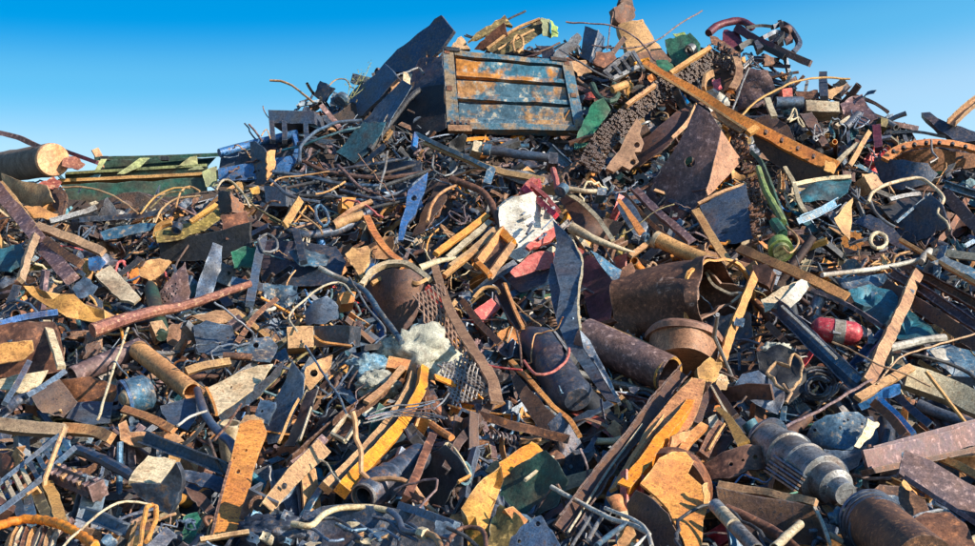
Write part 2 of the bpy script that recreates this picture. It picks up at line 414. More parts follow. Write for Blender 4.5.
# green truss girder
def truss():
    t = thing('truss_girder', 'long green lattice girder lying level along the heap edge', 'girder', 140, 175, -.6, 'green lattice girder')
    D = -.6
    bar('top_chord', None, 'dark_green', [(96, 159), (220, 155)], 4, h=14, d=D, parent=t)
    bar('middle_chord', None, 'pale_green', [(68, 173), (207, 165)], 2.6, h=12, d=D+.1, parent=t)
    bar('middle_chord', None, 'dark_green', [(66, 177), (207, 170)], 8, h=4, d=D, parent=t)
    bar('bottom_chord', None, 'tan', [(60, 183), (207, 176)], 3.4, h=12, d=D+.12, parent=t)  # tan colour paints the highlight along this rail
    sheet('web_plate', None, 'dark_green', [(62, 185), (206, 178), (208, 196), (140, 200), (70, 204)], d=D, gx=0, gy=.1, cr=.005, parent=t)
    sheet('web_plate', None, 'dark_green', [(104, 160), (216, 157), (206, 168), (98, 171)], d=D-.5, gx=0, gy=.1, cr=.005, parent=t)
    for a in ([(95, 170), (101, 159), (107, 159), (100, 170)], [(117, 174), (140, 158), (150, 158), (140, 167), (124, 174)], [(178, 166), (190, 157), (197, 156), (198, 165)], [(188, 170), (194, 167), (201, 166), (204, 169)]):
        sheet('gusset', None, 'pale_green', a, d=D+.15, gx=.4, gy=.5, cr=.003, jg=.2, parent=t)
    sheet('end_plate', None, 'pale_green', [(202, 172), (210, 168), (217, 166), (218, 186), (206, 187)], d=D+.35, gx=.5, gy=.3, cr=.003, jg=.2, parent=t)
    for x in (104, 164): sheet('lug', None, 'black', [(x-4, 156), (x-4, 160), (x+4, 160), (x+4, 156)], d=D+.1, gx=0, gy=0, th=.1, cr=0, jg=0, parent=t)
truss()
def bluebin():
    t = thing('blue_skip', 'bright blue steel shell with round top rail behind the upright brown stub', 'skip', 255, 165, -.3, 'blue shell')
    D = -.1
    tube('top_rail', None, 'blue', [(219, 154), (250, 145), (297, 134)], 9, hollow=0, d=D, parent=t)
    sheet('back_wall', None, 'dark_steel', [(221, 156), (294, 138), (294, 160), (219, 170)], d=D-.4, gx=0, gy=.2, cr=.01, parent=t)
    sheet('lower_wall', None, 'blue', [(218, 169), (250, 163), (291, 156), (294, 163), (289, 172), (250, 180), (219, 180)], d=D+.1, gx=0, gy=.3, cr=.01, parent=t)
    bar('end_rib', None, 'blue', [(294, 136), (297, 150), (292, 166)], 5, d=D+.1, parent=t)
bluebin()
def stub(name, label, x, y, parts, land=None, cat='channel'):
    t = thing(name, label, cat, x, y, .3, land)
    for nm, m, poly, kw in parts: sheet(nm, None, m, poly, parent=t, **kw)
stub('channel_stub', 'short upright channel with one orange side in front of the blue shell', 260, 165, [
    ('web', 'dark_steel', [(250, 142), (255, 141), (266, 152), (267, 185), (252, 184)], dict(gx=-.8, gy=.1, th=.03, cr=.004)),
    ('flange', 'orange', [(267, 152), (276, 150), (275, 172), (267, 178)], dict(gx=.9, gy=.1, th=.03, cr=.004, d=.3))], 'upright channel stub')  # orange flange and dark web put sun and shade into the colours
block('steel_box', 'dark blue-grey square box below the upright channel stub', 'slate', [(264, 186), (286, 187), (286, 206), (266, 206)], gx=-.6, gy=.2)
def goal():
    t = thing('support_trestle', 'slate coloured level box beam on short posts at the skyline', 'frame', 290, 118, .1, 'level skyline beam')
    block('crossbeam', None, 'slate', [(268, 110), (314, 111), (315, 124), (269, 123)], gx=-.3, gy=.1, deep=.5, parent=t)
    for x in (272, 284, 306): bar('post', None, 'dark_steel', [(x, 122), (x+1, 142)], 5, d=.1, parent=t)
goal()
wire('bent_rod', 'curved rusty rod arching into the sky above the level skyline beam', 'tan', [(270, 80), (281, 81), (292, 86), (303, 95), (314, 104)], 2.4, d=.1, land='arching skyline rod')
wire('bent_rod', 'short dark rod poking up at the left end of the level skyline beam', 'purple', [(249, 124), (262, 141)], 2.2, d=.1)
wire('wire_end', 'fine wisp of wire standing above the dark poking rod', 'brown', [(263, 106), (265, 113), (269, 119)], 1.1, d=.1)
wire('wire_end', 'thin kinked wire under the level skyline beam', 'tan', [(261, 136), (266, 129), (270, 138)], 1.2, d=.2)
sheet('bent_plate', 'dark curled plate standing at the foot of the long skyline girder', 'dark_steel', [(320, 81), (334, 88), (325, 102), (314, 95)], d=.1, gx=-.7, gy=.2, th=.04)
sheet('bent_plate', 'pale blue plate offcut beside the dark curled plate', 'blue_steel', [(333, 90), (346, 96), (342, 108), (329, 104)], d=.05, gx=.5)
wire('wire_loop', 'thin wire hoop rising over the long skyline girder', 'tan', [(329, 86), (336, 80), (345, 80), (351, 88)], 1.4, d=0)
lathe('wheel_hub', 'small blue wheel hub beside the pale plate offcut', 'blue_steel', (340, 102), (344, 98), [(0, 6), (.3, 8), (1, 7)], d=.1)
def biggirder():
    t = thing('skyline_girder', 'wide dark plate girder leaning up to the left of the blue tailgate', 'girder', 390, 75, .1, 'wide leaning girder')
    sheet('side_plate', None, 'dark_steel', [(441, 15), (454, 31), (441, 50), (412, 74), (392, 72), (384, 64), (392, 55)], gx=-1.1, gy=.5, th=.06, cr=.006, d=.15, parent=t)
    sheet('side_plate', None, 'slate', [(384, 63), (392, 70), (398, 78), (362, 116), (338, 118), (330, 112), (356, 90), (375, 75)], gx=-1.1, gy=.5, th=.06, cr=.006, d=.1, parent=t)
    sheet('flange', None, 'brown', [(455, 31), (452, 38), (440, 52), (428, 62), (426, 56), (440, 44)], gx=1.2, gy=.4, d=.3, parent=t, cr=.004)  # brown tone puts sunlight into the girder's right side
    bar('stiffener', None, 'dark_steel', [(378, 72), (393, 86)], 4, d=.35, parent=t)
biggirder()
def sp(name, label, m, poly, **k): return sheet(name, label, m, poly, **k)
sp('bracket_plate', 'tan triangular bracket plate beside the upper end of the wide leaning girder', 'tan', [(427, 34), (434, 37), (439, 60), (427, 70)], gx=.5, d=.35, th=.03)
wire('steel_ring', 'grey ring hooked over the tan triangular bracket plate', 'grey', [(424, 38), (430, 33), (438, 36), (440, 44), (435, 50)], 2.6, d=.4)
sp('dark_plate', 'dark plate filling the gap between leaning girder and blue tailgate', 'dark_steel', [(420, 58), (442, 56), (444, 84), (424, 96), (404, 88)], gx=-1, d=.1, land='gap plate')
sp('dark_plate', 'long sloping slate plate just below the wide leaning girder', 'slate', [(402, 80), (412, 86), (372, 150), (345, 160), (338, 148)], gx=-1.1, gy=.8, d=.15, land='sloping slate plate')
sp('dark_plate', 'broad black plate in shadow left of the blue tailgate', 'black', [(410, 90), (444, 84), (446, 128), (420, 140), (396, 122)], gx=-1, d=0, land='black shadow plate')  # black sheet stands in for the shade on this flank
sp('bracket_plate', 'small pale bracket on the edge of the sloping slate plate', 'cream', [(403, 72), (412, 74), (409, 92), (404, 86)], gx=.6, d=.4, th=.03)
sp('bracket_plate', 'crumpled tan bracket lower on the edge of the sloping slate plate', 'tan', [(391, 86), (400, 82), (402, 92), (395, 98), (390, 93)], gx=.6, d=.4)
sp('bracket_plate', 'bent tan crank shape on the dark slope below the leaning girder', 'tan', [(395, 101), (402, 95), (402, 108), (396, 110)], gx=.6, d=.42)
wire('bent_rod', 'thin grey rod hanging down beside the bent tan crank', 'grey', [(396, 110), (388, 114), (383, 122), (382, 140)], 1.8, d=.4)
wire('bent_rod', 'knotted grey rod lying along the dark ridge under the girder top', 'grey', [(396, 76), (408, 72), (418, 68), (424, 74)], 2.4, d=.42)
bar('round_bar', 'black round bar leaning under the black shadow plate', 'black', [(370, 150), (408, 100), (420, 90)], 6, 'rod', d=.3)
def weed():
    t = thing('weed_plant', 'thin green weed growing against the sky on the leaning girder', 'plant', 355, 95, .1, 'green weed')
    P = [[(350, 100), (356, 84), (361, 74)], [(354, 96), (364, 78), (371, 63)], [(348, 98), (350, 88), (349, 80)], [(352, 98), (362, 90), (368, 82)]]
    for p in P: wire('stem', None, 'leaf', p, .7, d=.1, parent=t)
    parts = []
    for p in P:
        for k in range(16):
            u = rnd.random(); q = p[0] if u < .2 else (p[1] if u < .6 else p[2]); c = W(q[0]+rnd.uniform(-5, 5), q[1]+rnd.uniform(-5, 5), .1+rnd.uniform(-.05, .05))
            a = Vector((rnd.gauss(0, 1), rnd.gauss(0, 1), rnd.gauss(0, 1))).normalized(); b = a.orthogonal().normalized(); s = rnd.uniform(.012, .026)
            parts.append(([c-a*s, c+b*s*.5, c+a*s, c-b*s*.5], [(0, 1, 2, 3)]))
    V, Fc = cat_mesh(parts); link('leaves', V, Fc, 'leaf', t)
weed()
# ------------------------------------------------------------------ the blue tailgate
def tailgate():
    t = thing('truck_tailgate', 'large blue truck tailgate with three ribs streaked orange, near the top of the heap', 'tailgate', 510, 95, .9, 'blue tailgate')
    q = Quad((443, 51), (571, 64), (586, 133), (448, 131), d=.9, gx=.05, gy=.28)
    qbox('backing', q, 'dark_steel', .01, .99, .01, .99, -.12, -.05, parent=t)
    rl = qbox('side_rail', q, 'gate_frame', 0, .085, 0, 1, -.10, .07, parent=t, seg=5, amp=.018)
    rr = qbox('side_rail', q, 'gate_frame', .92, 1, 0, 1, -.10, .07, parent=t, seg=5, amp=.018)
    qbox('top_rail', q, 'gate_frame', .085, .92, .935, 1, -.10, .075, parent=t, seg=10, amp=.022)
    qbox('bottom_rail', q, 'gate_frame', .085, .92, 0, .075, -.10, .085, parent=t, seg=10, amp=.022)
    for v0, v1 in ((.68, .90), (.385, .625), (.085, .335)):
        V, Fc = cat_mesh([q.box(.09, .915, v0, v0+.06, -.05, .05, tilt=.0, seg=10, amp=.022), q.box(.09, .915, v0+.06, v1, -.045, .035, tilt=-.06, seg=10, amp=.022)])
        link('rib_board', V, Fc, 'gate_blue', t, smooth=False)
    for v in (.03, .5, .97):
        for u in (.03, .96): qbox('rivet_plate', q, 'brown', u-.02, u+.02, v-.03, v+.03, .07, .085, parent=rl if u < .5 else rr)
    hb = qbox('hinge_bar', q, 'tan', .0, .17, -.04, .03, .0, .12, parent=t)
    for u in (.02, .06, .10, .14): qbox('hinge_tab', q, 'dark_rust', u, u+.022, .045, .095, .08, .11, parent=hb)
    qbox('latch', q, 'black', .84, .96, .985, 1.03, -.02, .10, parent=t)
    qbox('latch', q, 'black', .02, .13, .975, 1.02, -.02, .10, parent=t)
tailgate()
sp('wedge_block', 'tan wedge block peeking over the left corner of the tailgate', 'tan', [(449, 49), (461, 36), (471, 50)], gx=.3, gy=.2, th=.2, d=.5)
def olivebox():
    t = thing('olive_casing', 'olive sheet metal casing tipped on the tailgate top, brown underside', 'casing', 495, 40, .5, 'olive casing')
    sheet('upper_side', None, 'olive', [(468, 42), (476, 33), (505, 15), (513, 26), (504, 24), (482, 36)], gx=.3, gy=1.3, d=.5, th=.05, cr=.01, parent=t)
    sheet('under_side', None, 'brown', [(480, 42), (504, 22), (508, 36), (484, 52), (474, 50)], gx=-.1, gy=-.3, d=.5, th=.05, cr=.01, parent=t)
olivebox()
def trough():
    t = thing('olive_trough', 'long olive trough with lime end lying behind the olive casing', 'trough', 522, 38, .4, 'olive trough')
    sheet('long_side', None, 'olive', [(486, 50), (510, 34), (542, 18), (549, 28), (522, 46), (500, 56)], gx=.1, gy=.9, d=.45, cr=.02, parent=t)
    sheet('end_side', None, 'pale_green', [(541, 18), (550, 19), (551, 38), (543, 36)], gx=.8, gy=.3, d=.5, parent=t)
    sheet('end_side', None, 'lime', [(550, 20), (558, 27), (558, 37), (551, 38)], gx=.4, gy=.3, d=.45, parent=t)
    bar('edge_strip', None, 'yellow', [(487, 49), (514, 30), (540, 19)], 2.4, d=.6, parent=t)
    bar('edge_strip', None, 'tan', [(498, 50), (520, 37), (534, 30)], 1.8, d=.6, parent=t)
trough()
wire('steel_hoop', 'upright rusty hoop in front of the olive trough', 'tan', [(515, 52), (513, 42), (517, 35), (522, 38), (523, 47), (518, 53)], 2.6, d=.75)
wire('bent_rod', 'short dark rod sticking up behind the olive casing', 'black', [(506, 20), (515, 16), (525, 11)], 2.2, d=.3)
wire('bent_rod', 'dark curved rod crossing under the olive trough', 'dark_rust', [(524, 50), (538, 52), (560, 42)], 2, d=.7)
block('steel_box', 'navy box standing at the right end of the tailgate top', 'dark_steel', [(541, 46), (553, 46), (554, 59), (542, 59)], d=.6, gx=-.3)
sp('bent_plate', 'grey angled plate over the right half of the tailgate top', 'grey', [(552, 57), (562, 46), (577, 33), (582, 38), (576, 48), (561, 59)], d=.6, gx=.1, gy=.8, th=.03)
block('steel_box', 'tall navy plate box standing at the skyline right of the tailgate', 'slate', [(585, 26), (598, 31), (591, 62), (580, 57)], d=.3, gx=-.8, land='tall navy box')
bar('flat_bar', 'light strip along the edge of the tall navy box', 'grey', [(598, 31), (590, 63)], 1.6, d=.45)
wire('bent_rod', 'thin steel rod lying from the navy box down to the green band', 'grey', [(560, 50), (576, 60), (596, 72), (610, 78)], 1.8, d=.8)
sp('scrap_plate', 'jagged tan plate behind the tall navy box', 'tan', [(570, 62), (586, 60), (592, 72), (578, 76)], d=.5, gx=.3)
# ------------------------------------------------------------------ yellow claw and wires
def claw():
    t = thing('yellow_jaw', 'faded yellow machine jaw with rusty head standing on the peak', 'machinery', 640, 40, .2, 'yellow jaw')
    sheet('jaw_plate', None, 'yellow', [(618, 25), (643, 19), (650, 32), (662, 50), (662, 56), (646, 56), (630, 54), (622, 38)], d=.25, gx=.3, gy=.4, th=.12, cr=.01, parent=t, curve=(0, .1))
    sheet('rusty_head', None, 'brown', [(614, 8), (624, 2), (634, 8), (635, 18), (622, 25), (616, 22)], d=.3, gx=.4, gy=.1, th=.2, cr=.03, parent=t)
    sheet('rusty_head', None, 'dark_rust', [(620, 2), (622, -4), (630, -3), (636, 10), (634, 14), (628, 8)], d=.35, gx=.4, gy=.1, th=.15, cr=.03, parent=t)
    sheet('footing', None, 'brown', [(630, 54), (662, 50), (672, 60), (668, 66), (636, 64)], d=.3, gx=.2, gy=.2, th=.2, cr=.01, parent=t)
claw()
wire('steel_wire', 'long looping wire across the sky from tailgate to yellow jaw', 'purple', [(566, 23), (580, 24), (596, 24), (620, 29), (641, 42), (656, 62)], 1.7, d=.7, wb=.02)
wire('steel_wire', 'slack wire rising to the upper right behind the yellow jaw', 'purple', [(592, 46), (612, 48), (634, 48), (656, 41), (680, 24), (702, 11)], 1.7, d=.5)
wire('steel_wire', 'thin upright wire beside the yellow jaw', 'brown', [(613, 12), (610, 30), (607, 50)], 1.2, d=.5)
bar('flat_bar', 'short dark bar propped under the yellow jaw', 'dark_rust', [(612, 55), (624, 39)], 5, d=.5)
sp('scrap_plate', 'rust red square plate below the yellow jaw', 'brown', [(596, 52), (614, 52), (618, 64), (604, 68), (594, 64)], d=.5, gx=.3, gy=.3, th=.05)
def gearframe():
    t = thing('slotted_casting', 'grey slotted casting lying below the yellow jaw', 'casting', 622, 66, .5, 'slotted casting')
    bar('rail', None, 'grey', [(604, 74), (630, 54)], 5, d=.6, parent=t)
    bar('rail', None, 'grey', [(612, 80), (640, 66)], 4, d=.6, parent=t)
    for u in (0, .33, .66, 1): bar('web', None, 'grey', [(605+26*u, 72-18*u), (613+26*u, 79-13*u)], 3, d=.65, parent=t)
    sheet('backing', None, 'black', [(603, 72), (630, 54), (642, 66), (612, 82)], d=.4, gx=0, parent=t)
gearframe()
bar('flat_bar', 'bright flat bar leaning over the slotted casting', 'grey', [(633, 52), (644, 70)], 3, d=.85)
def greenbox():
    t = thing('green_gearbox', 'dark green gearbox with round black bore on the skyline', 'gearbox', 682, 50, .3, 'green gearbox')
    ho = sheet('housing', None, 'green', [(665, 40), (690, 33), (700, 44), (696, 58), (684, 66), (672, 64)], d=.35, gx=-.2, gy=.1, th=.3, cr=.01, holes=((690, 50, 5),), parent=t)
    lathe('bore', None, 'grey', (689, 51), (693, 49), [(0, 6.2), (1, 6.2)], th=1.3, d=.45, parent=ho)
    lathe('bore_core', None, 'black', (687, 52), (690, 50.5), [(0, 5), (1, 5)], d=.3, parent=ho)
    sheet('cover_strip', None, 'lime', [(673, 34), (684, 32), (686, 35), (676, 38)], d=.42, parent=t)
greenbox()
sp('green_sheet', 'small green sheet wedged between yellow jaw and chain track', 'green', [(656, 60), (667, 60), (675, 68), (668, 74), (657, 70)], d=.35, gx=.1)
# maroon machine head
def maroon():
    t = thing('maroon_linkage', 'maroon hooded machine arm with dark linkages jutting over the sky', 'machinery', 755, 45, .2, 'maroon linkage')
    tube('hood', None, 'maroon', [(709, 33), (716, 27), (728, 22), (742, 21), (752, 27)], 8, hollow=0, d=.3, parent=t)
    bar('boom', None, 'maroon', [(737, 28), (756, 40), (775, 49)], 8, d=.35, parent=t)
    bar('boom', None, 'purple', [(775, 48), (794, 57), (811, 64)], 7, d=.4, parent=t)
    bar('lower_strut', None, 'black', [(738, 48), (752, 42), (770, 50), (785, 58)], 6, d=.3, parent=t)
    bar('link', None, 'black', [(746, 28), (760, 26), (772, 27)], 3, d=.4, parent=t)
    bar('link', None, 'dark_steel', [(772, 27), (784, 24), (794, 34), (799, 45), (793, 53)], 5, d=.4, parent=t)
    bar('link', None, 'dark_steel', [(762, 38), (776, 32), (788, 36)], 4, d=.45, parent=t)
    bar('link', None, 'black', [(780, 22), (783, 34), (776, 44)], 4, d=.45, parent=t)
    lathe('pin', None, 'dark_rust', (785, 32), (788, 30), [(0, 5), (1, 5)], d=.5, parent=t)
    sheet('cast_lobe', None, 'maroon', [(724, 30), (738, 32), (744, 44), (734, 52), (720, 46)], d=.2, gx=-.2, th=.15, cr=.03, parent=t)
    sheet('cast_lobe', None, 'brown', [(765, 54), (776, 58), (784, 56), (772, 66), (764, 66)], d=.2, gx=.5, gy=.3, th=.05, parent=t)
    for k in range(7):
        x = rnd.uniform(758, 798); y = rnd.uniform(26, 52)
        sheet('lug', None, ['black', 'dark_steel', 'purple'][k % 3], [(x-5, y-3), (x+2, y-5), (x+5, y+2), (x-2, y+5)], d=.4, gx=rnd.uniform(-1, 1), th=.08, cr=.03, parent=t)
maroon()
def knob(x, y, n, nm, lb, m, d=.3, r=6, land=None):
    P = [(x+rnd.uniform(-r, r), y+rnd.uniform(-r, r)) for _ in range(n)]
    return wire(nm, lb, m, P, 1.8, d=d, land=land)
knob(752, 62, 9, 'tangled_wire', 'grey tangled wire hanging from the maroon linkage', 'grey', .5, 9)
knob(718, 52, 7, 'tangled_wire', 'dark wire tangle over the top of the chain track', 'black', .5, 9)
sp('crumpled_sheet', 'large purple brown crumpled sheet under the maroon linkage', 'purple', [(735, 82), (752, 68), (768, 70), (775, 88), (770, 104), (752, 108), (738, 112)], d=.2, gx=-.3, gy=.3, cr=.07, land='purple crumpled sheet')
wire('bent_rod', 'slim pale rod leaning against the purple crumpled sheet', 'grey', [(749, 68), (740, 90), (732, 110)], 2.2, d=.6)
sp('torn_plate', 'dark plate behind the chain track top', 'dark_rust', [(700, 62), (740, 52), (742, 84), (722, 92), (704, 84)], d=0, gx=-.5)
# chain track
chain_mat('chain_track', 'rusty roller chain track sloping up to the right along the ridge', 'dark_rust', [(588, 172), (600, 146), (622, 122), (650, 98), (680, 78), (712, 58)], 22, 6, pitch=3.7, d=.62, land='roller chain track')
def chain2():
    t = thing('chain_section', 'short panel of roller chain folded over the track top', 'chain', 722, 56, .6, 'folded chain')
    sheet('side_plate', None, 'brown', [(710, 36), (714, 36), (738, 52), (737, 58), (711, 42)], d=.75, gx=.3, parent=t, cr=.004)
    chain_mat('links', None, 'dark_rust', [(711, 50), (724, 57), (736, 66)], 20, 5, d=.68, parent=t)
chain2()
bar('flat_bar', 'tan flat bar edging the upper half of the roller chain track', 'tan', [(670, 74), (710, 49)], 4, h=6, d=.85)
bar('flat_bar', 'brown flat bar edging the lower chain track', 'tan', [(626, 106), (655, 86)], 3.4, h=5, d=.85)
chain_mat('hanging_chain', 'heavy twisted chain hanging beside the lime lever', 'brown', [(733, 126), (742, 146), (750, 168), (754, 195), (760, 240)], 13, 3, d=.62, pitch=4.6, land='hanging chain')
bar('curved_strip', 'short curved tan strip hanging below the folded chain', 'tan', [(736, 58), (739, 70), (737, 82), (732, 90)], 7, h=3, d=.9)
bar('curved_strip', 'tan hook-shaped strip beside the upper chain track', 'tan', [(713, 73), (706, 78), (704, 90)], 7, h=3, d=.9)
sp('metal_scrap', 'red and black crushed fitting beside the tan hook strip', 'red', [(712, 80), (720, 78), (722, 88), (714, 92)], d=.6, cr=.05)
sp('crumpled_sheet', 'white and blue crumpled scrap behind the long angle beam', 'white', [(702, 93), (714, 88), (728, 98), (730, 106), (716, 104)], d=.45, cr=.08)
# long orange angle beam
def longbeam():
    t = thing('angle_girder', 'long orange rusted angle beam running down from the peak', 'beam', 750, 120, .8, 'long orange beam')
    fl = bar('flange', None, 'orange', [(644, 62), (700, 95), (752, 126), (836, 168)], 9, h=3, d=.95, parent=t, taper=(.75, 1.5))
    bar('lip', None, 'tan', [(644, 66), (700, 100), (750, 132)], 2.2, h=2, d=1.02, parent=t)
    sheet('web', None, 'dark_rust', [(752, 133), (834, 171), (832, 178), (797, 182), (770, 162), (756, 146)], d=.75, gx=-.6, gy=-.1, th=.03, cr=.004, parent=t)  # dark tone puts the shade of the front face into its colour
    bar('cleat', None, 'yellow', [(748, 134), (757, 128)], 6, d=1.1, h=5, parent=t)
    sheet('end_plate', None, 'yellow', [(826, 160), (836, 164), (834, 174), (824, 170)], d=1.05, gx=.3, cr=.004, parent=t)
    for k in range(4): lathe('bolt', None, 'dark_rust', (765+16*k, 134+8*k), (766+16*k, 131+8*k), [(0, 1.6), (1, 1.6)], d=1.12, n=6, parent=fl)
longbeam()
bar('flat_bar', 'orange bar lying just under the upper long orange beam', 'tan', [(712, 113), (742, 131)], 5, h=3, d=.8)
wire('bent_rod', 'brass coloured rod curving up and right against the sky', 'yellow', [(741, 117), (752, 105), (764, 96), (782, 87), (799, 81), (822, 78), (850, 79)], 2.2, d=.6, land='brass curved rod')
bar('steel_post', 'dark stub post crossing the brass curved rod', 'dark_steel', [(823, 75), (824, 100)], 8, h=8, d=.3)
tube('pipe_piece', 'dark pipe with open round end at the right ridge', 'slate', [(776, 103), (803, 103)], 12, d=.4, land='open ridge pipe')
block('box_section', 'weathered grey tan box beam right of the open ridge pipe', 'cream', [(806, 100), (839, 102), (840, 112), (807, 111)], d=.35, gx=0, gy=.4)
bar('flat_bar', 'pale leaning bar below the brass curved rod', 'cream', [(767, 99), (774, 117)], 6, h=3, d=.65)
sp('scrap_plate', 'tan triangular plate against the sky behind the stub post', 'tan', [(826, 90), (846, 84), (832, 99), (826, 98)], d=.2, gx=.5)
sp('scrap_plate', 'brown plate left of the dark stub post', 'brown', [(795, 92), (818, 90), (819, 99), (797, 100)], d=.2, gx=-.2)
block('steel_box', 'pink rust block beside the brass curved rod', 'coral', [(782, 89), (792, 88), (793, 97), (783, 97)], d=.3)
sp('crumpled_sheet', 'dark rolled sheet heaped at the end of the grey box beam', 'purple', [(840, 104), (848, 98), (862, 94), (868, 106), (878, 118), (862, 126), (846, 118)], d=.25, gx=-.3, cr=.09, land='dark rolled sheet')
sp('crumpled_sheet', 'dark plate leaning below the open ridge pipe', 'dark_rust', [(752, 120), (772, 114), (790, 128), (796, 142), (780, 146), (762, 136)], d=.3, gx=-.4)
sp('torn_plate', 'narrow dark plate with bright edge under the grey box beam', 'dark_rust', [(800, 114), (812, 112), (832, 148), (822, 146)], d=.45, gx=.2, th=.04)
tube('pipe_piece', 'tilted slate pipe near the dark rolled sheet', 'slate', [(844, 128), (858, 114)], 9, d=.5)
bar('flat_bar', 'cream bar pointing down beside the tilted slate pipe', 'cream', [(836, 127), (850, 118)], 4, d=.5)
knob(795, 118, 9, 'tangled_wire', 'pale twisted strips below the open ridge pipe', 'cream', .5, 10)
# right skyline
sp('crumpled_sheet', 'ragged dark beam end poking up at the right skyline', 'dark_steel', [(921, 113), (930, 112), (946, 122), (976, 132), (990, 140), (960, 142), (938, 130)], d=-.2, gx=-.4, cr=.05, th=.1, land='ragged beam end')
bar('channel_piece', 'tan channel rising out of the ragged beam end', 'tan', [(952, 122), (985, 92)], 9, 'U', h=6, d=0)
bar('flat_bar', 'flat dark strip level on the right skyline', 'dark_steel', [(886, 133), (915, 132), (945, 137)], 3, d=-.2)
bar('steel_post', 'purple square post leaning in the right part of the ridge', 'maroon', [(877, 128), (879, 150)], 8, h=8, d=.2)
block('steel_box', 'olive block beside the purple square post', 'olive', [(881, 117), (888, 119), (888, 128), (881, 126)], d=.2)
def flange():
    t = thing('ring_flange', 'great rusty ring flange with bolt holes at the right edge', 'flange', 945, 168, .1, 'great ring flange')
    P = [(885, 160), (897, 150), (915, 145), (935, 143), (958, 145), (985, 152)]
    fr = bar('flange_ring', None, 'orange', P, 8, h=4, d=.3, parent=t)
    sheet('inner_shell', None, 'brown', [(888, 162), (905, 152), (930, 148), (975, 154), (990, 166), (930, 172), (896, 172)], d=0, gx=.1, gy=-.4, curve=(0, .3), parent=t, cr=.01)
    for i, (x, y) in enumerate([(893, 152), (903, 148.5), (914, 145.5), (926, 143.6), (939, 143.5), (952, 145), (965, 147.5)]):
        lathe('bolt_hole', None, 'black', (x, y+.5), (x+.6, y-1.5), [(0, 1.9), (1, 1.9)], d=.44, n=8, parent=fr)
flange()
sp('dark_plate', 'dark rounded plate hung below the great ring flange', 'dark_steel', [(873, 158), (895, 160), (928, 163), (938, 174), (930, 184), (900, 190), (880, 182)], d=.25, gx=-.5, gy=.1, curve=(0, .15), land='dark rounded plate')
sp('scrap_plate', 'small tan triangular plate left of the dark rounded plate', 'tan', [(862, 174), (873, 172), (880, 184), (868, 188)], d=.4)
bar('flat_bar', 'tan diagonal strip below the dark rolled sheet', 'yellow', [(850, 166), (860, 148), (869, 132)], 5, h=3, d=.5)
bar('flat_bar', 'cream diagonal strip left of the tan diagonal strip', 'cream', [(834, 166), (846, 154), (858, 144)], 4, h=3, d=.5)
wire('wire_loop', 'thin dark wire ring by the purple square post', 'dark_rust', [(846, 150), (862, 144), (872, 156), (866, 172), (850, 168), (846, 150)], 1.2, d=.5)
tube('bent_tube', 'cream bent guard tube arching over the navy boxes', 'cream', [(868, 202), (873, 192), (888, 184), (917, 178), (930, 184), (943, 197), (941, 206)], 3.6, hollow=0, d=.75, land='cream guard tube')
tube('bent_tube', 'pale tube curling down from the cream guard tube', 'grey', [(869, 198), (876, 213), (886, 222), (895, 227)], 3, hollow=0, d=.7)
wire('bent_rod', 'zigzag pale rod at the end of the cream guard tube', 'cream', [(940, 205), (938, 214), (946, 221), (950, 230)], 2.4, d=.75)
wire('bent_rod', 'short crooked pale rod standing over the ring flange', 'grey', [(931, 140), (932, 152), (938, 158), (930, 163)], 2.2, d=.5)
def navybox():
    t = thing('navy_container', 'dark navy open box under the cream guard tube', 'container', 915, 215, .3, 'navy open box')
    sheet('near_side', None, 'dark_steel', [(896, 223), (930, 194), (942, 204), (948, 226), (915, 243), (900, 238)], d=.35, gx=-.7, gy=.1, th=.03, cr=.006, parent=t)
    bar('top_edge', None, 'blue_steel', [(896, 223), (930, 194)], 2.6, d=.5, parent=t)
    bar('top_edge', None, 'slate', [(930, 194), (948, 226)], 2.2, d=.5, parent=t)
    sheet('far_side', None, 'black', [(880, 206), (915, 190), (930, 194), (896, 223)], d=.15, gx=.2, gy=1.4, th=.03, cr=.006, parent=t)
navybox()
bar('channel_piece', 'blue channel pointing off the right edge above the purple strip', 'blue_steel', [(943, 185), (990, 199)], 8, 'U', h=6, d=.6, roll=25)
bar('flat_bar', 'long purple brown strip sloping down at the right edge', 'purple', [(945, 193), (995, 243)], 12, h=4, d=.55, land='purple edge strip')
bar('flat_bar', 'thin pale strip across the scrap under the dark rounded plate', 'grey', [(890, 200), (905, 196), (920, 194)], 4, h=3, d=.7)
# ================================================================== middle of the heap, right of centre
sp('band_plate', 'dark green painted plate band between tailgate and chain track', 'green', [(594, 102), (603, 98), (611, 110), (598, 128), (586, 146), (574, 150), (578, 132)], d=.6, gx=.1, gy=.5, land='green band')
wire('rubber_hose', 'dark green hose bent in a U below the slotted casting', 'dark_green', [(592, 84), (598, 96), (610, 102), (618, 96), (614, 84)], 6, d=.6)
bar('flat_bar', 'tan round bar end poking out above the green band', 'tan', [(612, 90), (626, 84)], 8, 'rod', d=.75)
def casting(nm, lb, m, poly, holes, land=None, **k): return sheet(nm, lb, m, poly, holes=holes, land=land, **k)
casting('cast_bracket', 'pale cast bracket with two eye holes below the roller chain track', 'rust_tan', [(637, 118), (642, 126), (640, 134), (644, 143), (641, 152), (634, 152), (639, 162), (630, 170), (622, 166), (614, 172), (606, 168), (620, 150), (630, 130)], ((637, 145, 3), (633, 162, 3)), d=.75, th=.05, gx=.3, gy=.6, land='cast eye bracket')
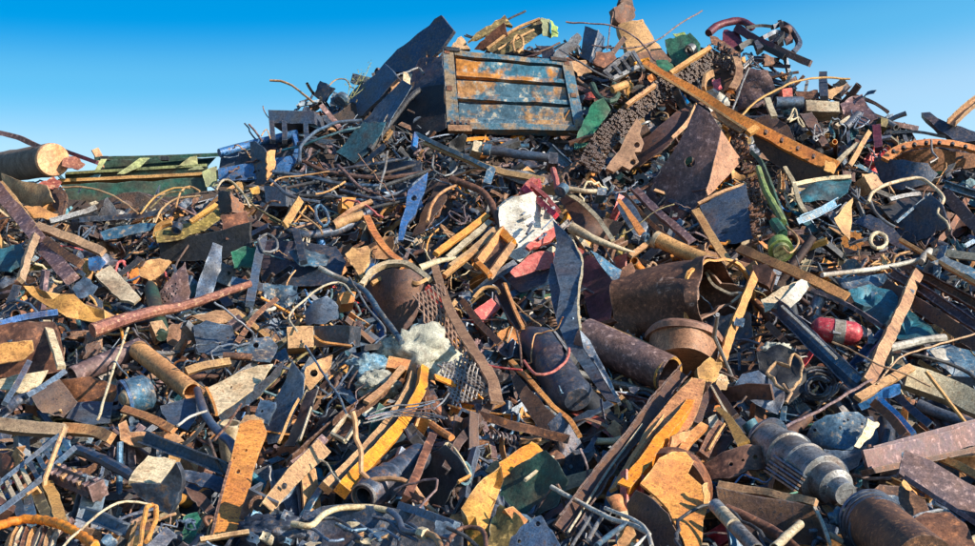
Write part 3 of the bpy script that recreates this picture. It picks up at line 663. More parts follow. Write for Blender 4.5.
def hopper():
    t = thing('steel_hopper', 'great dark folded hopper plate with small round hole and one sunlit side', 'hopper', 690, 165, .5, 'great hopper plate')
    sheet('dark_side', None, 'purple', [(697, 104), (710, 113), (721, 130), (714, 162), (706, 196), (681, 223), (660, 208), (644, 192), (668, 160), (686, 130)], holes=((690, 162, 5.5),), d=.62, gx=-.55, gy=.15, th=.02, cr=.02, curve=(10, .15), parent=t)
    sheet('sunlit_side', None, 'rust_tan', [(721, 130), (732, 146), (742, 160), (728, 176), (708, 196), (706, 190), (714, 162)], d=.62, gx=1.1, gy=.3, th=.02, cr=.03, parent=t)  # lighter rust tone puts sunlight into this side's colour
    sheet('backing_strip', None, 'lime', [(682, 154), (694, 152), (692, 162), (684, 168)], d=.4, gx=0, parent=t)
hopper()
sp('curved_plate', 'long dark curved plate above the great hopper plate', 'dark_rust', [(697, 104), (688, 122), (668, 146), (640, 166), (612, 172), (626, 152), (650, 134), (676, 112)], d=.5, gx=-.5, gy=1.1, curve=(45, .3), th=.02, cr=.02, land='dark curved plate')
bar('curved_strip', 'tan sunlit lip of steel behind the upper hopper plate edge', 'tan', [(697, 106), (688, 122), (672, 138)], 6, h=3, d=.8, taper=(1.2, .5))  # tan colour stands in for light on the plate's inner edge
sp('dark_plate', 'flat blue-grey plate standing under the sunlit hopper side', 'slate', [(700, 206), (722, 194), (746, 184), (752, 210), (754, 238), (736, 244), (712, 240)], d=.4, gx=-.35, gy=.5, cr=.01, land='flat blue-grey plate')
bar('flat_bar', 'tan strip resting on the top edge of the flat blue-grey plate', 'tan', [(698, 204), (722, 192), (746, 184)], 2.6, d=.6)
bar('flat_bar', 'orange flat bar leaning across the flat blue-grey plate', 'tan', [(695, 210), (712, 238), (732, 266)], 8, h=3, d=.75, land='orange leaning bar')
bar('channel_piece', 'long purple brown channel below the great hopper plate', 'purple', [(634, 188), (660, 212), (692, 240)], 9, 'L', h=7, d=.7, roll=200, land='purple channel')
bar('flat_bar', 'thin brown bar parallel to the purple channel', 'brown', [(622, 192), (650, 222), (672, 240)], 4, h=3, d=.6)
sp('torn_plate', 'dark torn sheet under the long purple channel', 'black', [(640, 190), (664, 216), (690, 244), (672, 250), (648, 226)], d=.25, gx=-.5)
def shell():
    t = thing('split_tube', 'split half tube with orange inside below the cast eye bracket', 'tube', 630, 215, .5, 'split half tube')
    sheet('outer_wall', None, 'slate', [(612, 191), (620, 192), (636, 208), (650, 232), (646, 238), (634, 234), (622, 216)], d=.62, gx=-.4, gy=.9, th=.02, curve=(-45, .12), parent=t)
    bar('inner_strip', None, 'orange', [(618, 200), (630, 216), (642, 234)], 6, h=2, d=.78, parent=t, taper=(.6, 1.2))
    lathe('end_socket', None, 'blue_steel', (643, 236), (647, 238), [(0, 4.5), (1, 4.5)], th=1.3, d=.8, parent=t)
shell()
sp('bent_plate', 'dark brown leaf shaped sheet left of the split half tube', 'dark_rust', [(560, 200), (568, 195), (582, 204), (596, 216), (613, 240), (598, 240), (580, 232)], d=.4, gx=-.4, gy=.6, cr=.02, curve=(-40, .2))
bar('curved_strip', 'pale curved rim strip arching over the dark leaf shaped sheet', 'cream', [(567, 194), (582, 203), (598, 218), (613, 240)], 4, h=3, d=.65, land='pale curved rim')
bar('tapered_horn', 'long tan tapered horn of sheet metal under the pale curved rim', 'cream', [(572, 228), (592, 238), (612, 246), (634, 252)], 9, 'arc', h=9, d=.65, taper=(1.2, .3), land='tan tapered horn')
def pipe_a():
    t = thing('round_pipe', 'sunlit tan pipe with round open end beside the orange leaning bar', 'pipe', 680, 250, .6, 'sunlit tan pipe')
    pa = tube('pipe_wall', None, 'tan', [(655, 239), (684, 252), (714, 263)], 15, d=.7, parent=t, hollow=.2)
    lathe('end_collar', None, 'cream', (655, 239), (659, 241), [(0, 8.4), (1, 8.4)], th=2, d=.7, parent=pa)
pipe_a()
bar('curved_strip', 'tan spoon shaped strip left of the sunlit tan pipe', 'tan', [(630, 256), (642, 248), (652, 240)], 5, h=3, d=.6)
def big_tube():
    t = thing('torn_cylinder', 'big rust grey steel cylinder with torn open mouth, right of centre', 'cylinder', 690, 300, .4, 'big torn cylinder')
    lathe('shell', None, 'brown', (720, 304, .45), (636, 316, -.55), [(0, 46), (.12, 47), (.2, 44), (.5, 46), (.8, 43), (1, 45)], th=1.6, n=48, d=.3, dent=.16, parent=t)
    lathe('mouth_lip', None, 'orange', (720.6, 303.9, .46), (718.4, 304.2, .43), [(0, 47.6), (1, 47.6)], th=2.2, n=48, d=.305, dent=.16, parent=t)
    bar('torn_liner', None, 'rust_tan', [(690, 322), (693, 296), (702, 272), (716, 284), (742, 292), (726, 303), (708, 312), (694, 320)], 9, h=2, d=.82, wb=.06, twist=150, parent=t)
    bar('torn_liner', None, 'cream', [(704, 274), (718, 288), (740, 294), (728, 300)], 3, h=2, d=.95, wb=.04, parent=t)
    sheet('inner_scrap', None, 'dark_steel', [(706, 318), (750, 312), (756, 360), (716, 362)], d=.2, gx=-.4, gy=.2, cr=.03, parent=t)
big_tube()
sp('curved_plate', 'rust brown sheet curving down beside the big torn cylinder', 'brown', [(622, 268), (632, 262), (640, 286), (632, 318), (612, 326), (606, 322), (616, 300)], d=.35, gx=-.2, gy=.3, curve=(0, .25), cr=.02)
sp('bent_plate', 'teal blue triangular sheet above the big torn cylinder', 'blue_steel', [(590, 250), (604, 258), (622, 270), (636, 276), (626, 300), (612, 280)], d=.45, gx=.2, gy=.5, cr=.02, land='teal triangular sheet')
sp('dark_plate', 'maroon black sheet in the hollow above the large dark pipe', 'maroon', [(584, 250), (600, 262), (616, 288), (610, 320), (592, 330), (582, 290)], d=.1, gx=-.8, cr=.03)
def drum():
    t = thing('shallow_drum', 'shallow orange rusted drum with rim, below the big torn cylinder', 'drum', 683, 340, .6, 'shallow rusted drum')
    lathe('drum_wall', None, 'rust_tan', (682, 364, -.25), (683, 340, .2), [(0, 31), (1, 33)], n=36, d=.85, dent=.05, parent=t)
    lathe('rim', None, 'rust_tan', (683, 341, .18), (683.5, 333, .34), [(0, 36), (.6, 36), (1, 33)], n=36, d=.86, dent=.05, parent=t)
drum()
def pipe_b():
    t = thing('large_pipe', 'large dark rusty pipe with open mouth left of the shallow drum', 'pipe', 625, 355, .6, 'large dark pipe')
    pb = lathe('pipe_wall', None, 'purple', (585, 336), (668, 374), [(0, 18), (.5, 18.5), (1, 18)], th=2, n=32, d=.6, dent=.015, parent=t)
    lathe('mouth_rim', None, 'yellow', (667, 373.6), (669, 374.5), [(0, 18.6), (1, 18.6)], th=2.6, n=32, d=.6, dent=.015, parent=pb)
    bar('lit_seam', None, 'tan', [(590, 321), (630, 337), (676, 357)], 3.4, h=2, d=.86, parent=t)  # tan strip stands in for sunlight along the top of the pipe
pipe_b()
# blue torn strip in the middle
def strip():
    t = thing('torn_strip', 'wide dark blue torn strip plunging down through the middle', 'strip', 572, 310, .8, 'dark blue torn strip')
    sheet('face', None, 'slate', [(553, 220), (566, 232), (574, 242), (582, 262), (579, 300), (581, 330), (600, 365), (619, 403), (606, 400), (586, 372), (567, 346), (556, 320), (560, 290), (553, 262), (557, 242)], d=.85, gx=-.35, gy=1.3, cr=.05, crs=4, curve=(0, .2), th=.015, jg=1.2, parent=t)
    bar('bright_edge', None, 'cream', [(573, 241), (582, 262), (579, 298), (581, 330)], 2, h=3, d=1.0, parent=t, wb=.012)
    bar('bright_edge', None, 'blue_steel', [(596, 356), (610, 384), (619, 403)], 3, h=3, d=1.0, parent=t, wb=.012)
    sheet('second_fold', None, 'dark_steel', [(580, 330), (590, 340), (604, 366), (618, 402), (600, 372), (584, 348)], d=.9, gx=.5, gy=.6, cr=.03, parent=t)
strip()
sheet('torn_plate', 'slate edge flap left of the dark blue torn strip', 'slate', [(552, 262), (558, 270), (562, 300), (570, 330), (562, 344), (554, 310), (548, 280)], d=.6, gx=-.6)
# red and white machine panel
def redwhite():
    t = thing('painted_casing', 'smashed white casing with red edges near the middle of the heap', 'casing', 530, 225, .7, 'red and white casing')
    sheet('white_side', None, 'white', [(499, 207), (514, 197), (533, 192), (545, 206), (557, 223), (548, 236), (538, 244), (520, 262), (508, 256), (500, 232)], d=.8, gx=.3, gy=.7, th=.02, cr=.05, parent=t)
    sheet('blue_corner', None, 'blue_steel', [(496, 209), (508, 198), (530, 193), (528, 198), (510, 206), (500, 214)], d=.86, gx=.2, gy=.9, cr=.02, parent=t)
    bar('red_edge', None, 'red', [(524, 188), (540, 202), (556, 216)], 6, h=5, d=1.0, parent=t)
    bar('red_edge', None, 'coral', [(530, 184), (546, 198), (559, 212)], 4, h=4, d=.9, parent=t)
    sheet('red_side', None, 'coral', [(558, 224), (562, 232), (548, 242), (530, 250), (526, 246), (540, 236)], d=.95, gx=.3, gy=.6, cr=.01, th=.05, parent=t)
    for k in range(9):
        x = rnd.uniform(510, 548); y = rnd.uniform(204, 242)
        bar('seam_strip', None, ['slate', 'white', 'dark_steel'][k % 3], [(x, y), (x+rnd.uniform(4, 14), y-rnd.uniform(3, 12))], rnd.uniform(1.2, 3), h=2, d=1.0, parent=t)
redwhite()
sp('painted_sheet', 'coral red sheet just below the red and white casing', 'coral', [(510, 272), (528, 256), (541, 251), (556, 253), (554, 266), (534, 271), (515, 277)], d=.8, gx=.3, gy=.8, cr=.03, land='coral red sheet')
sp('scrap_plate', 'navy plate tucked beneath the coral red sheet', 'dark_steel', [(508, 280), (530, 272), (552, 270), (544, 284), (520, 292)], d=.5, gx=-.4)
bar('channel_piece', 'red and orange strip poking up at the casing top', 'coral', [(522, 196), (530, 184), (536, 180)], 7, h=4, d=.9)
block('steel_box', 'small red block in front of the casing top corner', 'red', [(528, 180), (540, 178), (542, 188), (532, 190)], d=.8)
# orange frame group left of the casing
def oframe():
    t = thing('orange_bracket', 'bright orange slotted frame leaning left of the red and white casing', 'bracket', 495, 252, .8, 'orange slotted frame')
    bar('rail', None, 'orange', [(478, 262), (490, 246), (503, 230)], 8, h=4, d=.95, parent=t)
    bar('rail', None, 'yellow', [(489, 277), (502, 258), (513, 243)], 7, h=4, d=.95, parent=t)
    bar('cross_piece', None, 'orange', [(501, 232), (513, 243)], 7, h=4, d=.98, parent=t)
    bar('cross_piece', None, 'orange', [(478, 263), (490, 276)], 5, h=4, d=.98, parent=t)
    sheet('infill', None, 'brown', [(484, 262), (500, 240), (508, 246), (492, 270)], d=.8, gx=.1, parent=t)
oframe()
for p, m, w, lb in [([(436, 254), (460, 236), (487, 216)], 'orange', 6, 'long orange bar fanned out left of the orange slotted frame'),
                    ([(447, 258), (468, 240), (490, 222)], 'cream', 5, 'pale bar lying along the fanned orange bar'),
                    ([(452, 268), (474, 250), (496, 230)], 'tan', 7, 'tan channel nearest the orange slotted frame'),
                    ([(444, 276), (462, 262), (478, 252)], 'yellow', 5, 'yellow rusted bar under the fanned orange bars')]:
    bar('flat_bar', lb, m, p, w, h=4, d=.8)
block('steel_box', 'coral pink box stub below the orange slotted frame', 'coral', [(474, 310), (492, 298), (500, 308), (483, 322)], d=.65, gx=.3)
bar('angle_iron', 'dark brown angle with a bright orange edge below the orange frame', 'dark_rust', [(500, 288), (509, 310), (520, 328)], 11, 'U', h=7, d=.7, land='dark brown angle')
bar('flat_bar', 'thin orange edge bar alongside the dark brown angle', 'orange', [(505, 284), (513, 306), (523, 328)], 3, h=3, d=.9)
bar('bent_bar', 'tan crooked strap arching above the dark brown angle', 'tan', [(474, 298), (484, 288), (496, 288), (500, 294)], 2.6, h=2, d=.85)
wire('bent_rod', 'thin copper coloured rod running down right of the dark brown angle', 'tan', [(512, 300), (528, 316), (540, 326)], 1.4, d=.9)
# tank
def tank():
    t = thing('gas_tank', 'worn capsule shaped steel tank with a strap, in the middle', 'tank', 556, 365, .7, 'capsule steel tank')
    lathe('shell', None, 'dark_steel', (533, 334), (578, 400), [(0, 11), (.05, 15), (.12, 17.5), (.22, 18.5), (.5, 19), (.51, 19.7), (.53, 19.7), (.54, 19), (.84, 19), (.91, 17.8), (.96, 14.5), (1, 10)], n=32, d=.5, dent=.09, parent=t)
    lathe('collar', None, 'grey', (535, 337), (557, 369), [(0, 12.5), (.1, 17.2), (.3, 19.3), (1, 19.8)], n=32, d=.51, dent=.06, arc=(150, 330), parent=t)  # grey half shell paints the sunlit upper part of the tank
    wire('strap', None, 'coral', [(524, 360), (536, 374), (552, 372), (566, 360), (569, 348)], 2.6, d=1.02, parent=t)
tank()
wire('bent_rod', 'thin pink rod reaching from the twisted strip to the capsule tank', 'coral', [(488, 366), (504, 369), (522, 371)], 2.2, d=.95)
wire('bent_rod', 'upright thin brown rod left of the capsule tank', 'brown', [(517, 330), (520, 348), (522, 366)], 2, d=.9)
def obar():
    t = thing('curved_channel', 'dark curved channel with bright orange edge below the capsule tank', 'channel', 560, 420, .6, 'curved dark channel')
    bar('edge', None, 'orange', [(511, 361), (532, 383), (554, 407), (570, 420), (580, 436)], 6, h=4, d=.85, parent=t, taper=(.8, .7))
    sheet('web', None, 'dark_rust', [(508, 364), (530, 390), (552, 412), (568, 424), (578, 440), (560, 450), (536, 424), (516, 392)], d=.55, gx=-.5, gy=.6, parent=t, cr=.01)
obar()
sp('curved_plate', 'dark blue curved sheet plunging below the curved dark channel', 'dark_steel', [(560, 412), (574, 426), (586, 452), (582, 478), (566, 486), (560, 450), (548, 424)], d=.5, gx=.3, gy=.1, curve=(0, .25), land='dark plunging sheet')
bar('twisted_strip', 'tan grey twisted flat strip running down beside the wire mesh', 'rust_tan', [(435, 266), (442, 290), (456, 322), (474, 352), (490, 378), (497, 402)], 10, h=2.6, d=.95, twist=25, taper=(.8, 1.1), land='twisted flat strip')
bar('curved_strip', 'pink brown curved strap right of the twisted flat strip', 'brown', [(462, 300), (478, 322), (500, 344)], 6, h=2.5, d=.8)
def mesh():
    t = thing('wire_mesh', 'rusty diamond wire mesh draped above the cream fleece bundle', 'mesh', 440, 330, .5, 'diamond wire mesh')
    for (tl, tr, br, bl, d) in (((414, 296), (442, 282), (476, 356), (440, 372), .6), ((436, 366), (474, 352), (490, 392), (452, 404), .55)):
        q = Quad(tl, tr, br, bl, d=d, gx=.2, gy=1.0); parts = []
        for k in range(-8, 17):
            for sgn in (1, -1):
                a = k/8.; pts = []
                for j in range(13):
                    v = j/12.; u = a+sgn*v*.8
                    if sgn < 0: u = a+v*-.8+.8
                    if 0 <= u <= 1: pts.append(wob(q(u, v, .02*math.sin(u*9+v*7)), .03, 3))
                if len(pts) > 1: parts.append(sweep(pts, prof('rod', .022, .022, 0)))
        V, Fc = cat_mesh(parts); link('woven_wires', V, Fc, 'rust_tan' if d > .57 else 'grey', t)
mesh()
def fleece():
    t = thing('fleece_bundle', 'matted cream fleece bundle with torn blue plastic, left of centre', 'bundle', 400, 360, .5, 'cream fleece bundle')
    lump('fleece', None, 'fleece', 423, 354, 29, 24, .5, d=.68, parent=t, amp=.35)
    lump('fleece', None, 'fleece', 398, 350, 19, 13, .5, d=.72, parent=t, amp=.4)
    lump('fleece', None, 'fleece', 378, 384, 19, 13, .5, d=.66, parent=t, amp=.4)
    lump('plastic', None, 'blue_plastic', 368, 368, 18, 12, .45, d=.6, parent=t, amp=.5)
    lump('plastic', None, 'blue_plastic', 398, 343, 9, 7, .45, d=.8, parent=t, amp=.5)
fleece()
def twin():
    t = thing('bent_rails', 'pair of bright orange bent rails running down from the fleece bundle', 'rails', 390, 430, .8, 'orange bent rails')
    bar('rail', None, 'orange', [(423, 368), (419, 392), (404, 420), (380, 450), (342, 490)], 10, 'box', h=8, d=.85, parent=t, taper=(.9, 1.2))
    bar('rail', None, 'tan', [(412, 374), (404, 396), (386, 424), (362, 452), (326, 488)], 9, 'box', h=6, d=.8, parent=t, taper=(.8, 1.2))
    bar('rail', None, 'dark_rust', [(418, 368), (413, 392), (396, 422), (371, 452), (334, 489)], 3, h=8, d=.78, parent=t)
twin()
bar('channel_piece', 'brown rusted channel running left from under the fleece bundle', 'brown', [(402, 366), (382, 390), (350, 414), (318, 440), (292, 466)], 12, 'U', h=7, d=.68, roll=-30, taper=(.8, 1.1), land='brown rusted channel')
bar('flat_bar', 'tan flat bar lying on the brown rusted channel', 'tan', [(404, 366), (386, 386), (366, 402)], 6, h=3, d=.9)
block('steel_box', 'orange clamp block on the front of the fleece bundle', 'orange', [(389, 356), (411, 360), (407, 370), (386, 367)], d=1.0, gx=.2)
for k in range(6):
    y = 408+k*2
    wire('binding_wire', ['grey', 'pale', 'dull', 'frayed', 'kinked', 'short'][k]+' binding wire tied across the orange bent rails', ['grey', 'slate', 'purple', 'grey', 'slate', 'grey'][k], [(368+rnd.uniform(-6, 8), y+6), (392, y+rnd.uniform(-2, 1)), (415, y-2+rnd.uniform(-2, 2)), (436+rnd.uniform(-4, 14), y-4+rnd.uniform(-6, 8))], 1.5, d=1.12, group='binding wires on the orange rails')
wire('binding_wire', 'upturned binding wire at the right end of the orange rails tie', 'grey', [(434, 410), (442, 402), (449, 393)], 1.6, d=1.1, group='binding wires on the orange rails')
def clampbox():
    t = thing('box_clamp', 'small open rectangular clamp frame left of the orange bent rails', 'clamp', 345, 430, .9, 'rectangular clamp')
    P = [(332, 434), (347, 416), (358, 422), (345, 441)]
    for i in range(4): bar('bar', None, 'cream', [P[i], P[(i+1) % 4]], 2.2, h=5, d=.95, parent=t)
    sheet('infill', None, 'dark_rust', P, d=.75, gx=0, parent=t)
clampbox()
bar('flat_bar', 'orange pipe end left of the dark tub', 'orange', [(431, 424), (440, 430), (452, 438)], 7, 'rod', d=.8)
bar('angle_iron', 'dark brown bar crossing under the lower end of the twisted strip', 'dark_rust', [(496, 398), (478, 420), (456, 446), (444, 470)], 8, 'L', h=6, d=.7, land='dark crossing bar')
bar('angle_iron', 'long brown bar lying level right of the dark crossing bar', 'brown', [(478, 414), (510, 424), (540, 432), (568, 440)], 8, h=6, d=.72, land='level brown bar')
bar('steel_post', 'brown square bar standing over the black pipe', 'brown', [(432, 436), (420, 464), (406, 500)], 8, h=7, d=.95, land='standing brown bar')
bar('flat_bar', 'short brown stub joined low on the standing brown bar', 'brown', [(404, 492), (426, 502)], 6, h=5, d=.95)
def blackpipe():
    t = thing('black_pipe', 'thick black flanged pipe with open end, left of the dark tub', 'pipe', 385, 480, .7, 'black flanged pipe')
    pk = lathe('pipe_wall', None, 'dark_steel', (364, 496), (420, 456), [(0, 13), (.12, 15), (.2, 15.5), (.22, 17), (.30, 17), (.31, 15), (.45, 15), (.47, 13), (1, 13)], th=5, n=30, d=.75, dent=.004, parent=t)
    lathe('mouth_ring', None, 'grey', (362.5, 497), (365, 495.4), [(0, 12.4), (1, 12.4)], th=1.3, n=30, d=.77, dent=.002, parent=pk)
blackpipe()
def tub():
    t = thing('dark_tub', 'dark tilted tub with a thin pale rim in the lower middle', 'tub', 440, 475, .5, 'dark tub')
    sheet('inside', None, 'black', [(422, 470), (432, 452), (445, 444), (458, 456), (470, 474), (456, 484), (444, 506), (424, 504), (416, 488)], d=.5, gx=-.8, gy=.2, cr=.01, parent=t)
    bar('rim', None, 'cream', [(443, 450), (449, 444), (459, 456), (470, 475)], 2.6, h=3, d=.75, parent=t)  # cream piece of the rim
    bar('rim', None, 'orange', [(458, 482), (470, 476)], 2.4, h=3, d=.75, parent=t)
tub()
def mottled():
    t = thing('sheet_box', 'crushed box with orange top strip and stained grey front, lower middle', 'box', 535, 485, .6, 'crushed stained box')
    sheet('front_side', None, 'dark_green', [(503, 477), (522, 462), (545, 450), (558, 462), (568, 480), (558, 506), (530, 518), (506, 510), (500, 496)], d=.65, gx=-.4, gy=.3, cr=.05, parent=t)
    sheet('top_strip', None, 'orange', [(499, 462), (515, 452), (532, 441), (543, 450), (522, 463), (503, 478)], d=.8, gx=.4, gy=1.3, cr=.02, parent=t)
    bar('batten', None, 'cream', [(525, 480), (538, 470), (553, 457)], 2.6, d=.9, parent=t)
    sheet('blue_patch', None, 'blue', [(524, 462), (532, 458), (535, 468), (526, 470)], d=.92, gx=.1, parent=t)
mottled()
sp('crumpled_sheet', 'rusty yellow torn sheet left of the crushed stained box', 'yellow', [(461, 508), (470, 494), (484, 478), (501, 465), (504, 480), (496, 500), (489, 524), (486, 548), (468, 546), (464, 526)], d=.75, gx=.2, gy=.5, cr=.09, land='yellow torn sheet')
sp('crumpled_sheet', 'olive dark sheet right of the yellow torn sheet', 'olive', [(490, 524), (500, 504), (520, 516), (530, 536), (520, 550), (488, 550)], d=.6, gx=-.3, cr=.05)
block('steel_box', 'small orange square tube end below the crushed stained box', 'orange', [(504, 509), (513, 506), (528, 520), (521, 529)], d=.85, gx=.2)
def hexplate():
    t = thing('drilled_plate', 'blue-grey plate with drilled holes at the bottom below the crushed box', 'plate', 535, 535, .9, 'drilled blue plate')
    sheet('plate', None, 'slate', [(511, 537), (524, 524), (541, 515), (552, 530), (562, 550), (508, 552)], holes=((538, 523.5, 2.6), (519, 541, 2)), d=.95, gx=-.3, gy=.4, th=.04, cr=.01, parent=t)
hexplate()
# long dark channel and the orange cut plates
bar('channel_piece', 'long dark brown channel leaning from the bottom up to the pipe mouth', 'dark_rust', [(566, 524), (604, 470), (650, 412), (684, 370)], 15, 'U', h=10, d=.95, taper=(1.1, .9), roll=0, land='long dark channel')
bar('flat_bar', 'thin pale rod alongside the long dark channel', 'cream', [(568, 532), (608, 470), (642, 424)], 1.8, d=.9)
def orangeplate():
    t = thing('cut_plate', 'great bright orange flame-cut plate assembly right of the long dark channel', 'plate', 665, 430, .9, 'great orange plate')
    sheet('main_plate', None, 'orange', [(694, 378), (706, 380), (702, 398), (692, 424), (676, 440), (660, 452), (668, 462), (654, 474), (640, 484), (624, 488), (612, 486), (630, 456), (650, 424), (670, 400)], d=1.0, gx=.15, gy=1.5, th=.02, cr=.02, parent=t)
    bar('bent_flange', None, 'orange', [(700, 388), (684, 412), (662, 440), (640, 470), (622, 490)], 9, 'L', h=9, d=1.22, roll=-20, parent=t, taper=(.8, 1.2))
    bar('bent_flange', None, 'orange', [(704, 426), (690, 440), (676, 462), (664, 474)], 8, h=6, d=1.2, parent=t)
    sheet('folded_tab', None, 'orange', [(672, 436), (690, 430), (684, 446), (670, 456)], d=1.3, gx=.8, gy=.2, th=.03, parent=t)
    sheet('stepped_plate', None, 'orange', [(668, 440), (690, 428), (704, 424), (700, 436), (688, 444), (676, 458), (664, 462)], d=1.05, gx=.25, gy=.8, th=.02, cr=.02, parent=t)
    sheet('clamp_top', None, 'yellow', [(697, 368), (703, 362), (710, 357), (716, 362), (722, 362), (719, 375), (714, 385), (706, 381), (699, 378)], d=1.1, gx=.3, gy=.6, th=.08, cr=.03, parent=t)
    sheet('square_tab', None, 'yellow', [(717, 380), (729, 380), (726, 390), (716, 390)], d=1.1, gx=.4, gy=.4, th=.03, cr=.003, parent=t)
    bar('edge_rib', None, 'tan', [(613, 490), (640, 448), (668, 408), (690, 380)], 3, h=7, d=1.1, parent=t)
    sheet('dark_notch', None, 'dark_rust', [(697, 384), (711, 382), (702, 396), (694, 400)], d=1.08, gx=-.6, gy=-.1, th=.03, parent=t)
orangeplate()
def aframe():
    t = thing('angle_irons', 'dark brown A-shaped angle irons right of the great orange plate', 'frame', 715, 420, .9, 'A-shaped angle irons')
    bar('leg', None, 'dark_rust', [(712, 386), (722, 400), (734, 418)], 9, h=4, d=1.0, parent=t)
    bar('leg', None, 'dark_rust', [(711, 388), (703, 406), (697, 424)], 7, h=4, d=1.0, parent=t)
    bar('edge', None, 'cream', [(711, 386), (721, 404), (727, 414)], 1.8, h=3, d=1.08, parent=t)
    bar('strip', None, 'yellow', [(717, 408), (730, 420), (744, 444)], 9, h=3, d=1.1, parent=t, taper=(.5, 1.2))
    bar('leg', None, 'brown', [(722, 424), (712, 438), (702, 456)], 10, h=5, d=1.0, parent=t)
    bar('edge', None, 'yellow', [(724, 424), (716, 436), (708, 450)], 2.2, h=3, d=1.08, parent=t)
aframe()
block('scrap_lump', 'white crusted bracket between the A-shaped angle irons', 'white', [(708, 418), (716, 414), (720, 424), (710, 428)], d=.95, gx=.2)
def disc():
    t = thing('torn_disc', 'orange torn blade shaped disc plate near the bottom right of centre', 'disc', 680, 490, .9, 'torn orange disc')
    lathe('disc', None, 'brown', (674, 486), (668, 492), [(0, 38), (1, 38)], n=40, d=.5, dent=.01, parent=t)
    sheet('torn_blade', None, 'orange', [(640, 483), (651, 470), (659, 458), (673, 451), (686, 452), (694, 461), (688, 473), (702, 485), (709, 505), (703, 520), (701, 550), (687, 552), (677, 528), (668, 508), (656, 496)], d=1.05, gx=.25, gy=1.2, th=.02, cr=.05, curve=(50, .1), parent=t)
    sheet('edge_flap', None, 'yellow', [(702, 485), (708, 482), (710, 500), (705, 508)], d=1.1, gx=.4, gy=.3, parent=t)
disc()
sp('dark_plate', 'dark brown smooth plate below the torn orange disc blade', 'dark_rust', [(636, 490), (654, 500), (668, 514), (680, 540), (684, 556), (650, 556), (632, 530), (626, 504)], d=.8, gx=-.8, gy=.2, cr=.01)
sp('curved_plate', 'orange leaf shaped plate left of the dark brown smooth plate', 'orange', [(607, 496), (618, 494), (630, 494), (634, 510), (629, 522), (620, 518), (612, 506)], d=.95, gx=.3, gy=.6, curve=(30, .08), land='orange leaf plate')
sp('curved_plate', 'small yellow curved plate at the bottom below the orange leaf plate', 'yellow', [(620, 530), (630, 524), (636, 534), (624, 550), (616, 548)], d=.9, gx=.3)
def whitetube():
    t = thing('tube_frame', 'bent white tube frame with a blue leg at the bottom right of centre', 'tube frame', 620, 520, 1.1, 'bent white tube frame')
    tube('tube', None, 'white', [(551, 487), (580, 503), (610, 518), (630, 524), (648, 533)], 4.4, hollow=0, d=1.15, parent=t)
    tube('tube', None, 'white', [(605, 508), (620, 514), (636, 521), (646, 530), (652, 546)], 3.6, hollow=0, d=1.2, parent=t)
    tube('blue_tube', None, 'blue_steel', [(597, 546), (612, 534), (626, 524)], 5, hollow=0, d=1.15, parent=t)
    tube('tube', None, 'grey', [(572, 546), (582, 530), (592, 514)], 3, hollow=0, d=1.05, parent=t)
    tube('tube', None, 'grey', [(588, 540), (596, 526), (604, 514)], 4, hollow=0, d=1.0, parent=t)
    tube('tube', None, 'white', [(632, 550), (642, 540), (650, 534)], 3, hollow=0, d=1.2, parent=t)
whitetube()
# right side, under the cylinder
bar('steel_lever', 'tan upright lever with blue band right of the big torn cylinder', 'orange', [(756, 272), (742, 306), (730, 338), (721, 364)], 8, h=4, d=.95, land='tan upright lever')
sheet('steel_band', 'small blue band wrapped on the tan upright lever', 'blue_steel', [(736, 317), (745, 319), (743, 327), (734, 325)], d=1.08, gx=.1)
block('steel_box', 'brown square block on top of the tan upright lever', 'brown', [(752, 265), (766, 264), (773, 270), (768, 286), (755, 280)], d=1.0, gx=-.4, gy=.2)
bar('flat_bar', 'long orange flat bar from the hanging chain to the glossy blue channel', 'orange', [(740, 248), (776, 264), (812, 280), (848, 297)], 9, h=4, d=.95, land='long orange flat bar')
def creamwedge():
    t = thing('folded_sheet', 'cream folded wedge of sheet under the long orange flat bar', 'sheet', 787, 295, .7, 'cream folded wedge')
    sheet('left_fold', None, 'cream', [(761, 300), (780, 288), (801, 279), (790, 294), (765, 312)], d=.85, gx=.1, gy=1.3, parent=t, cr=.01)
    sheet('right_fold', None, 'white', [(801, 279), (813, 283), (800, 300), (786, 310), (774, 308)], d=.8, gx=.5, gy=.7, parent=t, cr=.01)
creamwedge()
def bluech():
    t = thing('blue_channel', 'glossy blue channel sloping down to the foot of the orange plank', 'channel', 820, 345, .8, 'glossy blue channel')
    bar('channel', None, 'dark_steel', [(773, 304), (800, 330), (830, 358), (862, 386)], 15, 'U', h=7, d=.85, parent=t)
    bar('inner_strip', None, 'blue_steel', [(790, 316), (826, 350), (860, 382)], 7, h=2, d=.9, parent=t)
    bar('bright_edge', None, 'white', [(782, 306), (820, 342), (836, 358)], 2.4, h=2, d=1.05, parent=t)  # white strip paints a highlight along the channel
bluech()
def ext():
    t = thing('fire_extinguisher', 'red fire extinguisher with pale label lying on the right side of the heap', 'extinguisher', 838, 333, .7, 'fire extinguisher')
    cy = lathe('cylinder', None, 'red', (811, 328), (862, 335), [(0, 5), (.06, 9), (.15, 11.4), (.85, 11.4), (.95, 9), (1, 5)], n=30, d=.75, dent=.004, parent=t)
    lathe('label_band', None, 'white', (833, 331), (844, 332.7), [(0, 11.8), (1, 11.8)], n=30, d=.75, dent=.003, parent=cy, arc=(0, 360))
    sheet('label_print', None, 'grey', [(834, 325), (842, 326), (841, 334), (833, 333)], d=.905, gx=.1, gy=1., cr=0, jg=.1, parent=cy)
    va_ = lathe('valve', None, 'grey', (861, 335), (872, 337), [(0, 3.5), (1, 3)], n=12, d=.75, parent=t)
    sheet('squeeze_lever', None, 'grey', [(868, 328), (871, 330), (874, 338), (878, 330), (880, 336), (874, 344), (868, 344)], d=.85, gx=.2, parent=va_)
